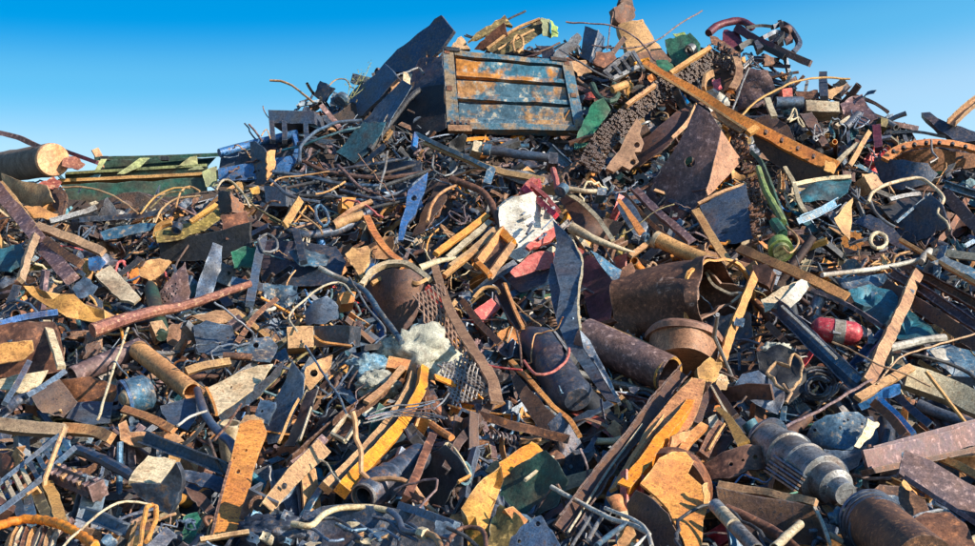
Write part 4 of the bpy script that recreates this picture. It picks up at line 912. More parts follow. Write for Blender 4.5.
ext()
bar('flat_bar', 'light orange plank standing above the fire extinguisher valve', 'tan', [(917, 273), (898, 318), (880, 354), (867, 384)], 11, h=5, d=1.05, land='light orange plank')
sheet('steel_band', 'blue band near the top of the light orange plank', 'blue_steel', [(905, 286), (915, 290), (913, 297), (903, 293)], d=1.15, gx=.1)
tube('round_bar', 'white rod with bulbous end lying above the crumpled blue sheet', 'white', [(822, 275), (850, 272), (890, 266), (922, 259)], 4.6, hollow=0, d=.95, land='white rod')
lathe('end_knob', 'white knob at the tip of the white rod', 'white', (921, 262), (930, 250), [(0, 3), (.5, 4.5), (1, 3)], n=14, d=.98)
sp('crumpled_sheet', 'dark blue crinkled sheet behind the light orange plank', 'teal', [(848, 290), (870, 284), (892, 290), (910, 310), (932, 326), (938, 334), (900, 340), (880, 330), (862, 312)], d=.6, gx=-.1, gy=1.1, cr=.09, crs=6, land='crinkled blue sheet')
sp('crumpled_sheet', 'pale blue crinkled sheet under the white rod', 'blue_steel', [(835, 278), (870, 275), (896, 272), (890, 284), (860, 290), (842, 288)], d=.6, gx=0, gy=1.3, cr=.07, crs=6)
bar('flat_bar', 'dark thin bar edging the crinkled sheet above the extinguisher', 'purple', [(812, 290), (846, 304), (884, 328)], 4, h=6, d=.8)
def rails():
    t = thing('slotted_rails', 'long brown slotted rails running off the right edge', 'rails', 930, 300, .8, 'brown slotted rails')
    bar('rail', None, 'purple', [(888, 272), (930, 296), (990, 334)], 9, 'U', h=8, d=.9, roll=15, parent=t)
    bar('rail', None, 'brown', [(910, 270), (950, 290), (990, 312)], 9, 'U', h=8, d=.8, roll=15, parent=t)
    bar('rail', None, 'dark_rust', [(886, 286), (930, 314), (990, 352)], 13, 'L', h=8, d=.75, parent=t)
rails()
def blueangle():
    t = thing('long_angle', 'long tan edged angle with blue face at the right edge above the slotted rails', 'angle', 945, 265, .9, 'tan edged angle')
    bar('edge', None, 'tan', [(900, 240), (935, 260), (990, 292)], 3.4, h=5, d=1.0, parent=t)
    sheet('face', None, 'blue_steel', [(930, 262), (945, 256), (976, 270), (990, 286), (960, 272)], d=.8, gx=.1, gy=1., parent=t, cr=.01)
blueangle()
bar('flat_bar', 'grey brown flat bar pointing right above the tan edged angle', 'cream', [(930, 252), (990, 258)], 8, h=3, d=.7)
bar('box_section', 'cream broad slab of steel at the right edge, stained black', 'cream', [(905, 378), (945, 392), (990, 412)], 22, h=12, d=.8, land='cream stained slab')
bar('round_bar', 'dark round bar under the cream stained slab', 'slate', [(918, 404), (950, 416), (990, 430)], 11, 'pipe', d=.6)
def tbeam():
    t = thing('steel_bracket', 'tan topped blue T-shaped bracket below the orange plank foot', 'bracket', 885, 390, .9, 'blue T bracket')
    bar('top_flange', None, 'tan', [(857, 399), (884, 383), (912, 367)], 8, h=4, d=1.05, parent=t)
    sheet('web', None, 'blue', [(858, 404), (884, 388), (900, 384), (900, 394), (882, 400), (862, 410)], d=.95, gx=.1, gy=-.2, parent=t, cr=.004)
    bar('stem', None, 'brown', [(874, 404), (892, 420), (906, 436)], 8, h=5, d=.95, parent=t)
    bar('stem_strip', None, 'blue', [(880, 400), (898, 416), (914, 434)], 5, h=5, d=1.0, parent=t)
tbeam()
bar('angle_iron', 'dark blue bar running down right of the blue T bracket', 'dark_steel', [(896, 396), (912, 410), (932, 426)], 7, 'L', h=6, d=.8)
wire('steel_rod', 'long thin grey rod lying from the black crumpled ring to the T bracket', 'purple', [(785, 427), (830, 404), (872, 380)], 2.8, d=1.1)
wire('steel_wire', 'long tan wire curving over the foot of the orange plank', 'tan', [(832, 342), (850, 350), (880, 366), (905, 374), (930, 388)], 1.6, d=1.2)
wire('steel_rod', 'thin tan rod crossing to the right edge above the cream slab', 'tan', [(876, 384), (900, 358), (940, 344), (990, 330)], 1.8, d=1.1)
bar('round_bar', 'white grey bar lying below the crinkled blue sheet', 'white', [(890, 348), (920, 341), (945, 338)], 8, 'rod', d=.8)
sp('painted_sheet', 'pale blue glass-like torn sheet at the right edge', 'blue_steel', [(926, 350), (950, 344), (976, 352), (990, 384), (960, 378), (940, 366)], d=.65, gx=.3, gy=1.1, cr=.06, land='pale blue torn sheet')
sp('painted_sheet', 'white shard on the pale blue torn sheet', 'white', [(930, 350), (944, 348), (950, 360), (940, 362)], d=.8, gx=.3, cr=.03)
wire('rubber_hose', 'black hose curving over the pale blue torn sheet', 'black', [(900, 352), (930, 358), (956, 366), (990, 386)], 3.4, d=.95)
# lime lever
def lime():
    t = thing('lime_lever', 'lime green machine lever with round foot beside the hanging chain', 'lever', 772, 210, .8, 'lime lever')
    bar('arm', None, 'lime', [(758, 168), (764, 186), (774, 206), (782, 222)], 7, 'rod', h=7, d=.95, parent=t, taper=(.9, 1.1))
    bar('neck', None, 'green', [(775, 222), (784, 234)], 11, 'rod', d=.9, parent=t)
    lathe('foot_disc', None, 'lime', (781, 251), (779, 245), [(0, 12), (1, 11)], n=26, d=.9, parent=t)
    lathe('foot_disc', None, 'pale_green', (782, 252.5), (781, 250), [(0, 8), (1, 8)], n=26, d=.94, parent=t)
    bar('side_frame', None, 'dark_green', [(752, 152), (762, 164), (776, 200), (786, 226)], 4, h=6, d=.8, parent=t)
lime()
wire('bent_rod', 'thin crooked tan rod looping over the lime lever foot', 'tan', [(786, 226), (798, 240), (790, 252), (776, 240)], 1.8, d=1.1)
bar('channel_piece', 'cream thin channel standing right of the lime lever', 'cream', [(785, 168), (794, 184), (800, 204), (806, 214)], 4, h=4, d=.8, land='cream thin channel')
sp('crumpled_sheet', 'teal crumpled sheet right of the lime lever', 'teal', [(799, 192), (812, 184), (830, 180), (852, 180), (848, 192), (834, 202), (818, 200), (803, 202)], d=.6, gx=-.1, gy=.9, cr=.06, land='teal crumpled sheet')
bar('flat_bar', 'cream strip along the top of the teal crumpled sheet', 'cream', [(793, 185), (820, 180), (851, 177)], 4, h=3, d=.8)
bar('channel_piece', 'blue channel below the teal crumpled sheet', 'blue_steel', [(799, 221), (818, 212), (837, 202)], 8, 'U', h=6, d=.8)
sp('bent_plate', 'orange brown bent plate right of the short blue channel', 'tan', [(834, 218), (846, 204), (853, 198), (852, 222), (850, 240), (842, 232)], d=.7, gx=.4, gy=.5, land='orange brown bent plate')
sp('curved_plate', 'dark arched plate below the navy open box', 'dark_steel', [(854, 222), (870, 214), (892, 226), (912, 250), (896, 246), (874, 232)], d=.5, gx=-.2, curve=(40, .1))
wire('steel_ring', 'pale ring washer in the scrap above the white rod', 'cream', [(878, 232), (886, 236), (886, 245), (877, 248), (871, 242), (873, 235), (878, 232)], 4, d=.8)
block('scrap_plate', 'orange bright corner plate above the navy open box', 'tan', [(864, 176), (876, 174), (884, 186), (872, 190)], d=.75, gx=.4)
# crumpled sheets right of A irons
sp('crumpled_sheet', 'big slate crumpled sheet right of the A-shaped angle irons', 'slate', [(734, 386), (742, 374), (758, 370), (772, 378), (784, 388), (784, 402), (778, 414), (764, 408), (750, 400), (738, 396)], d=.85, gx=-.1, gy=.6, cr=.08, land='slate crumpled sheet')
sp('crumpled_sheet', 'black round crumpled bag with tan torn rim behind the slate sheet', 'black', [(756, 352), (780, 344), (798, 352), (806, 372), (802, 392), (788, 404), (778, 386), (760, 376)], d=.6, gx=-.5, cr=.1)
wire('torn_edge', 'tan torn rim curling over the black crumpled bag', 'tan', [(770, 372), (778, 364), (790, 366), (798, 356), (804, 366), (800, 380), (790, 390), (776, 384), (770, 372)], 3, d=1.0, wb=.04)
wire('torn_edge', 'tan torn tail below the black crumpled bag', 'tan', [(782, 390), (790, 398), (786, 406)], 3, d=.95, wb=.04)
lump('insulation_tuft', 'tan fibrous tuft on top of the black crumpled bag', 'fleece', 778, 351, 14, 7, .5, d=.75, amp=.5)
def coil():
    t = thing('cable_coil', 'coil of dark cable in the hollow left of the orange plank foot', 'cable', 818, 382, .5, 'dark cable coil')
    for k in range(5):
        r = 22-3*k
        wire('loop', None, ['black', 'dark_steel', 'black', 'slate', 'black'][k], [(818+r*math.cos(a), 384+r*.75*math.sin(a)+k, .04*k) for a in [i*math.pi/6 for i in range(12)]], 2.6, d=.35, parent=t)
coil()
# turbine and drums
def turbine():
    t = thing('banded_cylinder', 'grey banded machine cylinder tapering to the lower right', 'cylinder', 800, 465, .9, 'banded grey cylinder')
    lathe('casing', None, 'grey', (762, 438), (846, 494), [(0, 12), (.03, 18), (.3, 20.5), (.31, 22.5), (.35, 22.5), (.36, 20.5), (.52, 20.5), (.53, 22), (.55, 22), (.56, 20.5), (.72, 20), (.73, 22), (.77, 22), (.78, 17), (.9, 16), (.92, 11), (1, 10)], n=36, d=.95, dent=.006, parent=t)
    for u in (.05, .34, .74):
        x = 762+84*u; y = 438+56*u
        for k in range(20):
            a = R(k*18); 
        lathe('band', None, 'slate', (x, y), (x+1.5, y+1.), [(0, 23), (1, 23)], n=40, d=.95, dent=.003, parent=t)
    for k in range(14): bar('cooling_fin', None, ['slate', 'rust_tan'][k % 2], [(790-k*1.9, 432+k*3.0), (820-k*1.9, 452+k*3.0)], 1.6, h=4, d=.98+.27*math.sin(math.pi*(k+1)/16), parent=t)
    for k in range(6): bar('tie_bolt', None, 'slate', [(794+k*1.5, 447+k*4.4), (820+k*1.5, 465+k*4.4)], 1.4, 'rod', d=1.22-.03*abs(k-1), parent=t)
turbine()
def drum2():
    t = thing('toothed_drum', 'orange drum with dark toothed ring at the bottom right', 'drum', 890, 525, .9, 'toothed orange drum')
    lathe('drum', None, 'brown', (866, 516), (925, 566), [(0, 22), (.05, 26), (1, 26)], n=36, d=.95, dent=.004, parent=t)
    for k in range(4):
        x = 868+3.4*k; y = 518+2.9*k
        lathe('toothed_ring', None, 'slate', (x, y), (x+1.8, y+1.5), [(0, 27), (1, 27)], n=52, d=.95, dent=0, parent=t)
    sheet('patina', None, 'orange', [(890, 512), (906, 524), (924, 546), (910, 552), (896, 536)], d=1.25, gx=.3, gy=1., parent=t, cr=.004, curve=(-45, .1))
drum2()
def wirehook():
    t = thing('wire_fitting', 'pale wire bail and crumpled blue fitting between the two bottom drums', 'fitting', 855, 505, 1.1, 'pale wire bail')
    wire('bail', None, 'cream', [(846, 510), (854, 498), (864, 493), (869, 499), (863, 510)], 2.4, d=1.25, parent=t)
    wire('bail', None, 'cream', [(854, 512), (860, 500), (866, 502)], 1.8, d=1.25, parent=t)
    lump('crumple', None, 'blue_steel', 838, 518, 9, 7, .5, d=1.0, parent=t, amp=.5, sub=3)
    lump('neck', None, 'dark_steel', 854, 514, 10, 8, .5, d=.9, parent=t, amp=.2, sub=3)
wirehook()
sp('perforated_plate', 'rust red curved plate with holes above the tan edged trough', 'brown', [(704, 464), (722, 452), (749, 444), (771, 449), (776, 460), (766, 468), (749, 469), (730, 478), (707, 480)], holes=((731, 464, 2.2), (755, 457, 2.6), (743, 460, 1.6)), d=.95, gx=-.1, gy=.7, curve=(0, .12), th=.02, land='rust red curved plate')
def trough2():
    t = thing('steel_trough', 'dark steel trough with sunlit flaking top edge at the bottom', 'trough', 765, 510, 1.0, 'tan edged trough')
    bar('top_edge', None, 'tan', [(717, 483), (768, 493), (816, 503)], 7, h=5, d=1.15, parent=t, wb=.02)  # tan tone puts sunlight into the trough's top flange
    sheet('front_side', None, 'dark_rust', [(716, 487), (766, 498), (813, 506), (820, 524), (828, 546), (760, 542), (736, 522), (720, 508)], d=1.0, gx=-.2, gy=-.1, th=.03, cr=.02, parent=t)
    bar('end_edge', None, 'cream', [(814, 506), (822, 522), (830, 544)], 2.6, h=3, d=1.12, parent=t)
trough2()
def chrome():
    t = thing('chrome_pipe', 'shiny grey pipe lying below the tan edged trough', 'pipe', 735, 525, 1.2, 'shiny grey pipe')
    pc = lathe('pipe_wall', None, 'grey', (715, 505), (757, 550), [(0, 6), (1, 6)], th=1.2, n=22, d=1.25, dent=.003, parent=t)
    lathe('worn_band', None, 'cream', (722, 512.5), (734, 525.3), [(0, 6.3), (1, 6.3)], n=22, d=1.25, dent=.003, parent=pc)
chrome()
bar('round_bar', 'short grey tube stub crossing the lower end of the trough', 'cream', [(774, 548), (786, 536), (800, 524)], 8, 'pipe', d=1.35, hollow=.2)
bar('channel_piece', 'brown bent bar lying along the shiny grey pipe', 'brown', [(726, 508), (752, 520), (776, 532), (800, 552)], 9, 'arc', h=7, d=1.1)
def hbeam():
    t = thing('rolled_girder', 'heavy purple brown rolled girder entering from the right edge', 'girder', 925, 452, .9, 'purple rolled girder')
    bar('web', None, 'purple', [(866, 462), (990, 430)], 20, h=3, d=.85, parent=t)
    bar('top_flange', None, 'purple', [(868, 450), (990, 418)], 5, h=16, d=.95, parent=t)
    bar('bottom_flange', None, 'brown', [(868, 472), (990, 446)], 5, h=15, d=.95, parent=t)
hbeam()
def angle2():
    t = thing('rolled_angle', 'pitted purple angle section lying at the lower right edge', 'angle section', 945, 485, 1.1, 'pitted purple angle')
    sheet('face', None, 'purple', [(899, 473), (905, 450), (930, 460), (960, 478), (990, 494), (990, 528), (950, 506), (920, 488)], d=1.1, gx=.1, gy=.8, th=.03, cr=.01, parent=t)
    bar('lower_leg', None, 'purple', [(900, 474), (940, 500), (990, 532)], 4, h=7, d=1.15, parent=t)
    sheet('blue_chip', None, 'blue_steel', [(902, 452), (908, 450), (908, 460), (903, 462)], d=1.2, gx=.1, parent=t)
angle2()
def bluedome():
    t = thing('blue_housing', 'dented blue housing cover with pale edge left of the purple girder', 'housing', 845, 440, .9, 'dented blue housing')
    co = sheet('cover', None, 'blue_steel', [(807, 434), (814, 422), (826, 415), (842, 412), (858, 412), (868, 420), (860, 436), (852, 450), (836, 448), (812, 446)], holes=((815, 430, 1.8),), d=1.0, gx=-.1, gy=.6, th=.03, cr=.03, curve=(30, .15), parent=t)
    sheet('sunlit_strip', None, 'cream', [(868, 418), (880, 424), (870, 438), (860, 448), (854, 446), (862, 434)], d=1.05, gx=.9, gy=.6, parent=t)  # cream strip along the right edge of the cover
    sheet('lower_side', None, 'slate', [(824, 449), (852, 451), (866, 446), (858, 466), (840, 474), (828, 464)], d=.85, gx=-.3, gy=.2, parent=t)
    for x, y in ((840, 428), (848, 420), (862, 424), (838, 440)): lathe('rivet', None, 'grey', (x, y), (x+.4, y-1.2), [(0, 1.2), (1, 1)], d=1.12, n=8, parent=co)
bluedome()
sp('torn_plate', 'brown ridged plate below the purple girder end', 'brown', [(866, 498), (880, 484), (900, 486), (925, 500), (930, 512), (908, 516), (880, 512)], d=.85, gx=.1, gy=1., cr=.06, land='brown ridged plate')
sp('scrap_plate', 'small light blue chip lying on the brown ridged plate', 'blue_steel', [(888, 495), (898, 496), (900, 504), (892, 502)], d=1.0)
def cover():
    t = thing('round_cover', 'round brown cover with bright steel rim at the bottom right corner', 'cover', 940, 530, .9, 'round brown cover')
    sheet('disc', None, 'brown', [(912, 520), (926, 512), (950, 512), (966, 524), (978, 548), (975, 560), (920, 560), (910, 540)], d=.95, gx=-.1, gy=.8, cr=.02, parent=t)
    wire('rim', None, 'grey', [(908, 530), (914, 516), (930, 511), (948, 511), (960, 520)], 3, d=1.1, parent=t)
cover()
bar('flat_bar', 'orange strip between the two purple girders at the right edge', 'orange', [(940, 458), (960, 466), (985, 480)], 7, h=4, d=.9)
tube('pipe_piece', 'dark tube with orange mouth left of the dented blue housing', 'dark_rust', [(780, 440), (808, 418)], 11, d=.7)
# ================================================================== left half
def lchan():
    t = thing('long_channel', 'long thin blue and tan channel sloping down right under the tailgate', 'channel', 470, 155, .7, 'thin blue and tan channel')
    bar('blue_flange', None, 'blue_steel', [(416, 134), (450, 150), (490, 168)], 4, h=5, d=.8, parent=t)
    bar('tan_web', None, 'tan', [(425, 142), (462, 158), (502, 172), (544, 180)], 6, h=3, d=.72, parent=t)
    bar('end_leg', None, 'blue', [(416, 134), (414, 148)], 5, h=4, d=.8, parent=t)
    bar('drop_leg', None, 'blue_steel', [(492, 168), (486, 184)], 8, h=5, d=.75, parent=t)
lchan()
sp('curved_plate', 'grey curved plate spreading right from the thin blue and tan channel', 'grey', [(494, 166), (520, 170), (546, 178), (550, 186), (526, 184), (498, 176)], d=.6, gx=-.1, gy=.8, curve=(0, .1))
def ram():
    t = thing('hydraulic_ram', 'dark blue hydraulic ram lying just below the tailgate', 'ram', 515, 152, .7, 'hydraulic ram')
    tube('barrel', None, 'slate', [(488, 150), (550, 158)], 9, hollow=0, d=.75, parent=t)
    block('end_block', None, 'cream', [(474, 140), (482, 142), (482, 153), (472, 150)], d=.85, gx=.3, parent=t)
    lathe('gland', None, 'blue_steel', (484, 149), (491, 150), [(0, 6), (1, 6)], d=.78, parent=t)
    block('end_block', None, 'dark_steel', [(549, 152), (558, 153), (558, 164), (549, 163)], d=.8, parent=t)
ram()
def hyd2():
    t = thing('jointed_link', 'small blue jointed link above the casing with a pale fork end', 'link', 580, 190, .7, 'blue jointed link')
    tube('rod', None, 'cream', [(563, 188), (585, 191), (600, 191)], 5, hollow=0, d=.85, parent=t)
    block('fork', None, 'blue_steel', [(598, 187), (607, 188), (606, 195), (597, 195)], d=.9, parent=t)
    lathe('joint', None, 'blue_steel', (560, 192), (564, 188), [(0, 6), (1, 6)], d=.85, parent=t)
    bar('drop_rod', None, 'coral', [(553, 170), (556, 180), (558, 190)], 6, 'rod', d=.8, parent=t)
hyd2()
# hoses and cables
def W_(lb, m, pts, w=2.4, nm='rubber_hose', d=.5, land=None): wire(nm, lb, m, pts, w, d=d, land=land)
W_('grey hose arching beside the blue shell', 'slate', [(300, 163), (301, 148), (312, 134), (332, 124), (346, 121), (362, 120)], 3.4, d=.6, land='grey arching hose')
W_('pale round hose loop below the black shadow plate', 'grey', [(433, 163), (436, 153), (448, 151), (459, 157), (456, 170), (445, 176), (434, 170), (433, 163)], 2, d=.6, land='pale hose loop')
W_('tan hose curving down left of the bent brown tube', 'tan', [(427, 221), (432, 204), (442, 192), (461, 183)], 3.2, d=.75)
bar('bent_tube', 'bent brown tube curving down to the orange slotted frame', 'brown', [(450, 178), (466, 184), (484, 194), (494, 210), (502, 230), (514, 246)], 7, 'pipe', d=.8, land='bent brown tube')
cb = [('dark_steel', [(280, 176), (320, 172), (360, 166), (408, 158)]), ('black', [(286, 188), (330, 180), (370, 176), (420, 164)]), ('slate', [(272, 172), (300, 176), (344, 184), (392, 186)]),
      ('dark_rust', [(300, 160), (330, 172), (380, 178), (430, 172)]), ('black', [(300, 196), (350, 196), (390, 184), (430, 170)]), ('slate', [(318, 192), (360, 200), (400, 192), (425, 176)]),
      ('purple', [(338, 165), (362, 188), (380, 192)]), ('dark_steel', [(340, 190), (380, 200), (420, 196)]), ('slate', [(270, 180), (290, 196), (320, 202)]), ('black', [(350, 214), (380, 206), (414, 200)])]
adj = ['thick', 'sagging', 'glossy', 'rust stained', 'lowest', 'looped', 'crossing', 'flattened', 'short', 'frayed']
for i, (m, p) in enumerate(cb):
    wire('power_cable', f'{adj[i]} dark cable in the cable bundle below the leaning girder', m, p, rnd.choice([2.6, 3.4, 4.2]), d=.45+.03*i, group='cables bundled below the leaning girder')
LAND.append((350, 186, 'cable bundle'))
W_('thin grey wire standing upright in the cable bundle', 'grey', [(388, 152), (384, 172), (379, 190)], 2.4, 'steel_wire', .75)
W_('brown wire drooping from the upright channel stub', 'tan', [(270, 186), (280, 178), (300, 176), (330, 172)], 1.6, 'steel_wire', .7)
W_('thin tan rod rising right above the cable bundle', 'tan', [(316, 193), (330, 190), (345, 181)], 2, 'steel_wire', .8)
sp('dark_plate', 'teal flat sheet leaning above the cable bundle', 'teal', [(336, 152), (350, 136), (363, 122), (386, 122), (378, 138), (370, 150), (354, 163)], d=.35, gx=-.5, gy=.5, cr=.01, land='leaning teal sheet')
sp('dark_plate', 'dark rough plate right of the cable bundle', 'dark_steel', [(386, 162), (420, 160), (425, 184), (398, 192)], d=.3, gx=-.5, gy=.3)
casting('perforated_bar', 'bright blue holed bar standing below the pale hose loop', 'blue', [(428, 172), (426, 186), (420, 200), (416, 214), (408, 222), (403, 240), (398, 240), (401, 222), (406, 206), (408, 190), (418, 182)], ((414, 198, 3),), d=.8, th=.03, gx=.2, land='blue holed bar')
sp('dark_plate', 'dark red-brown plate left of the bent brown tube', 'dark_rust', [(440, 178), (452, 180), (446, 200), (424, 232), (412, 236), (424, 208)], d=.35, gx=-.4)
# clutter of clips between the blue shell and centre
bar('flat_bar', 'yellow orange bar standing below the steel box', 'yellow', [(284, 226), (292, 214), (300, 200)], 8, h=3, d=.8, land='yellow standing bar')
block('steel_box', 'orange square pipe end right of the yellow standing bar', 'orange', [(342, 197), (356, 198), (352, 210), (342, 208)], d=.75, gx=.4)
bar('flat_bar', 'tan shell shaped bar left of the blue holed bar', 'tan', [(334, 226), (348, 220), (364, 215)], 9, 'arc', h=6, d=.8)
bar('flat_bar', 'orange strip falling right from the tan shell shaped bar', 'orange', [(366, 216), (376, 236), (390, 254), (400, 262)], 7, h=3, d=.8, land='falling orange strip')
sp('bent_plate', 'yellow curled scrap beneath the tan shell shaped bar', 'yellow', [(345, 254), (354, 248), (368, 246), (372, 256), (360, 260), (348, 262)], d=.75, cr=.05)
wire('steel_ring', 'pale blue oval ring left of the orange square pipe end', 'blue_steel', [(316, 208), (321, 205), (327, 212), (329, 222), (323, 226), (317, 218), (316, 208)], 3, d=.8)
bar('curved_strip', 'long dark curved fender below the pale blue oval ring', 'dark_steel', [(286, 228), (304, 234), (330, 232), (352, 224), (372, 210)], 8, 'arc', h=5, d=.65, land='dark curved fender')
wire('bent_rod', 'thin tan rod running right to the dark curved fender', 'tan', [(300, 212), (318, 226), (322, 234)], 2, d=.85)
bar('flat_bar', 'slim tan spar rising right above the dark curved fender', 'tan', [(336, 222), (352, 210), (372, 201)], 4, h=3, d=.85)
sp('scrap_plate', 'yellow spotted fitting left of the steel box', 'yellow', [(234, 184), (242, 182), (244, 190), (236, 192)], d=.6)
sp('scrap_plate', 'second yellow fitting just under the upright channel stub', 'yellow', [(249, 188), (258, 186), (260, 193), (252, 194)], d=.6)
wire('steel_wire', 'long yellow green wire crossing above the olive box beam', 'olive', [(230, 180), (246, 198), (262, 212), (282, 222), (296, 226)], 2, d=.8)
# olive box beam
def olivebeam():
    t = thing('olive_housing', 'long dark housing with olive yellow edges left of the curved fender', 'housing', 195, 235, .6, 'olive edged housing')
    sheet('front_side', None, 'black', [(158, 240), (190, 236), (222, 230), (250, 222), (250, 246), (226, 258), (160, 262)], d=.6, gx=-.3, gy=-.1, th=.05, cr=.01, parent=t)
    sheet('top_side', None, 'olive', [(155, 232), (176, 226), (200, 220), (218, 208), (222, 218), (205, 230), (176, 240), (157, 242)], d=.7, gx=.2, gy=1.3, cr=.03, parent=t)
    sheet('end_block', None, 'brown', [(220, 216), (246, 211), (250, 232), (226, 240)], d=.8, gx=.1, gy=.4, cr=.03, parent=t)
    bar('yellow_edge', None, 'yellow', [(156, 238), (160, 226), (172, 222)], 5, h=4, d=.8, parent=t)
    bar('yellow_edge', None, 'yellow', [(190, 222), (206, 212), (216, 205)], 4, h=4, d=.85, parent=t)
    lathe('fitting', None, 'dark_steel', (176, 231), (178, 226), [(0, 5), (1, 5)], th=1.6, d=.9, parent=t)
olivebeam()
def darkbox():
    t = thing('steel_casing', 'dark cube casing with a rust face standing on the olive edged housing', 'casing', 230, 202, .7, 'dark cube casing')
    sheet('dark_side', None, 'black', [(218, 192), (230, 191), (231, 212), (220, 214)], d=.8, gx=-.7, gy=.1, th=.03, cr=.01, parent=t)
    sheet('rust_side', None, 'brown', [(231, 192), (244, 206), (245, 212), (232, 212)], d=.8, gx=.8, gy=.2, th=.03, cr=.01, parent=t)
darkbox()
wire('bent_rod', 'crooked pale rod over the dark cube casing', 'cream', [(216, 190), (224, 180), (232, 182), (242, 192), (250, 206)], 2.2, d=.8)
for i, (m, p, lb) in enumerate([('tan', [(62, 188), (88, 188), (114, 196), (138, 214)], 'long tan cable curving below the green lattice girder'),
    ('yellow', [(140, 214), (156, 196), (174, 188), (190, 188)], 'yellow cable arching below the right part of the lattice girder'),
    ('olive', [(150, 208), (166, 194), (184, 192)], 'olive cable inside the yellow arching cable'),
    ('yellow', [(176, 208), (180, 192), (190, 186), (200, 192)], 'yellow hooped wire at the end of the lattice girder'),
    ('tan', [(155, 222), (162, 208), (178, 198), (200, 196)], 'tan cable looping beside the olive edged housing')]):
    wire('loose_cable', lb, m, p, 2., d=.75)
sp('bent_plate', 'pale grey triangular shard standing below the green lattice girder', 'grey', [(107, 197), (121, 218), (96, 220)], d=.6, gx=-.2, gy=.2, land='grey triangular shard')
bar('channel_piece', 'long grey channel level under the grey triangular shard', 'grey', [(50, 222), (80, 214), (96, 208)], 5, h=4, d=.75)
bar('channel_piece', 'dark level bar to the right of the long grey channel', 'dark_steel', [(80, 220), (110, 218), (150, 214), (170, 208)], 5, h=4, d=.65, land='dark level bar')
sp('crumpled_sheet', 'bright blue crumpled strip below the dark level bar', 'blue_steel', [(100, 232), (120, 226), (140, 223), (156, 224), (150, 230), (124, 236), (104, 240)], d=.6, gx=.1, cr=.06, land='blue crumpled strip')
sp('scrap_plate', 'tan ridged plate under the tan drooping plate', 'orange', [(24, 206), (40, 206), (58, 214), (56, 220), (34, 218)], d=.6)
# crossed planks at far left
def planks():
    for i, (m, p, w, lb) in enumerate([
        ('purple', [(-6, 184), (16, 212), (40, 242), (72, 280)], 13, 'heavy weathered beam sloping down from the left edge below the log'),
        ('tan', [(0, 184), (14, 200), (34, 226)], 6, 'sunlit tan plank along the heavy weathered beam'),
        ('wood', [(38, 226), (70, 238), (104, 252)], 8, 'pale wooden plank lying right of the heavy weathered beam'),
        ('wood', [(36, 236), (27, 258), (21, 280)], 7, 'wooden strut standing under the heavy weathered beam'),
        ('brown', [(46, 240), (62, 252), (80, 264)], 8, 'brown strut between the pale plank and the heavy beam')]):
        bar('timber_plank', lb, m, p, w, h=w*.6, d=.8+.06*i, land=lb.split(' along')[0].split(' lying')[0].split(' standing')[0].split(' between')[0].split(' sloping')[0])
planks()
sp('bent_plate', 'teal flat sheet at the left edge under the wooden strut', 'teal', [(-6, 250), (20, 244), (30, 262), (10, 272), (-6, 272)], d=.4, gx=-.2, gy=1.2)
sp('crumpled_sheet', 'crumpled yellow sheet twisted at the left below the wooden strut', 'yellow', [(23, 286), (34, 286), (46, 291), (60, 294), (74, 294), (84, 304), (104, 310), (115, 316), (112, 322), (92, 322), (66, 316), (44, 304), (32, 296)], d=.85, gx=.1, gy=1., cr=.09, crs=6, land='yellow twisted sheet')
sp('bent_plate', 'flat cream plate with notched end right of the yellow twisted sheet', 'cream', [(95, 275), (102, 270), (110, 265), (124, 280), (140, 297), (134, 303), (121, 300), (108, 288)], d=.8, gx=.2, gy=1., cr=.01, th=.04, land='flat cream plate')
sp('crumpled_sheet', 'blue grey crushed sheet between the wooden planks and the cream plate', 'slate', [(72, 288), (84, 276), (98, 286), (92, 296), (78, 298)], d=.7, cr=.08)
sp('torn_plate', 'tan and dark stained plate below the olive edged housing', 'tan', [(138, 262), (160, 258), (172, 262), (164, 272), (150, 282), (140, 276)], d=.65, gx=.3, cr=.04)
lathe('green_bottle', 'dark green bottle-like cylinder left of the perforated sheet', 'dark_green', (150, 284), (162, 336), [(0, 4), (.1, 7), (.9, 7.5), (1, 5)], d=.6, dent=.01)
sp('crumpled_sheet', 'bright blue crumpled rag below the pale wooden plank', 'blue', [(88, 258), (98, 256), (106, 262), (100, 270), (90, 270)], d=.7, cr=.07)
def perf():
    t = thing('perforated_sheet', 'purple perforated sheet folded upright below the olive edged housing', 'sheet', 180, 290, .6, 'perforated sheet')
    hs = [(161+3.6*i+(j % 2)*1.6, 304-5*j-2.6*i) for i in range(5) for j in range(3)]
    sheet('holed_side', None, 'purple', [(157, 296), (165, 284), (176, 272), (185, 262), (189, 284), (190, 305), (170, 308), (158, 308)], holes=[(x, y, 1.1) for x, y in hs], g=4, d=.75, gx=-.2, gy=.3, cr=.02, parent=t)
    sheet('blade_side', None, 'slate', [(192, 305), (198, 284), (206, 260), (213, 242), (222, 246), (222, 262), (216, 284), (210, 302)], d=.75, gx=.3, gy=.3, cr=.05, parent=t)
perf()
sp('green_sheet', 'pale green creased sheet right of the perforated sheet', 'green', [(231, 252), (246, 246), (262, 250), (256, 266), (234, 268)], d=.6, cr=.04, land='green creased sheet')
bar('steel_pipe', 'long orange red pipe rising right from the yellow twisted sheet', 'rust_red', [(92, 331), (140, 316), (190, 304), (250, 284)], 11, 'rod', d=.95, taper=(1.2, .6), land='orange red pipe')
bar('flat_bar', 'bright blue strip at the left edge below the yellow twisted sheet', 'blue', [(-6, 326), (26, 318), (58, 313)], 6, h=4, d=.85)
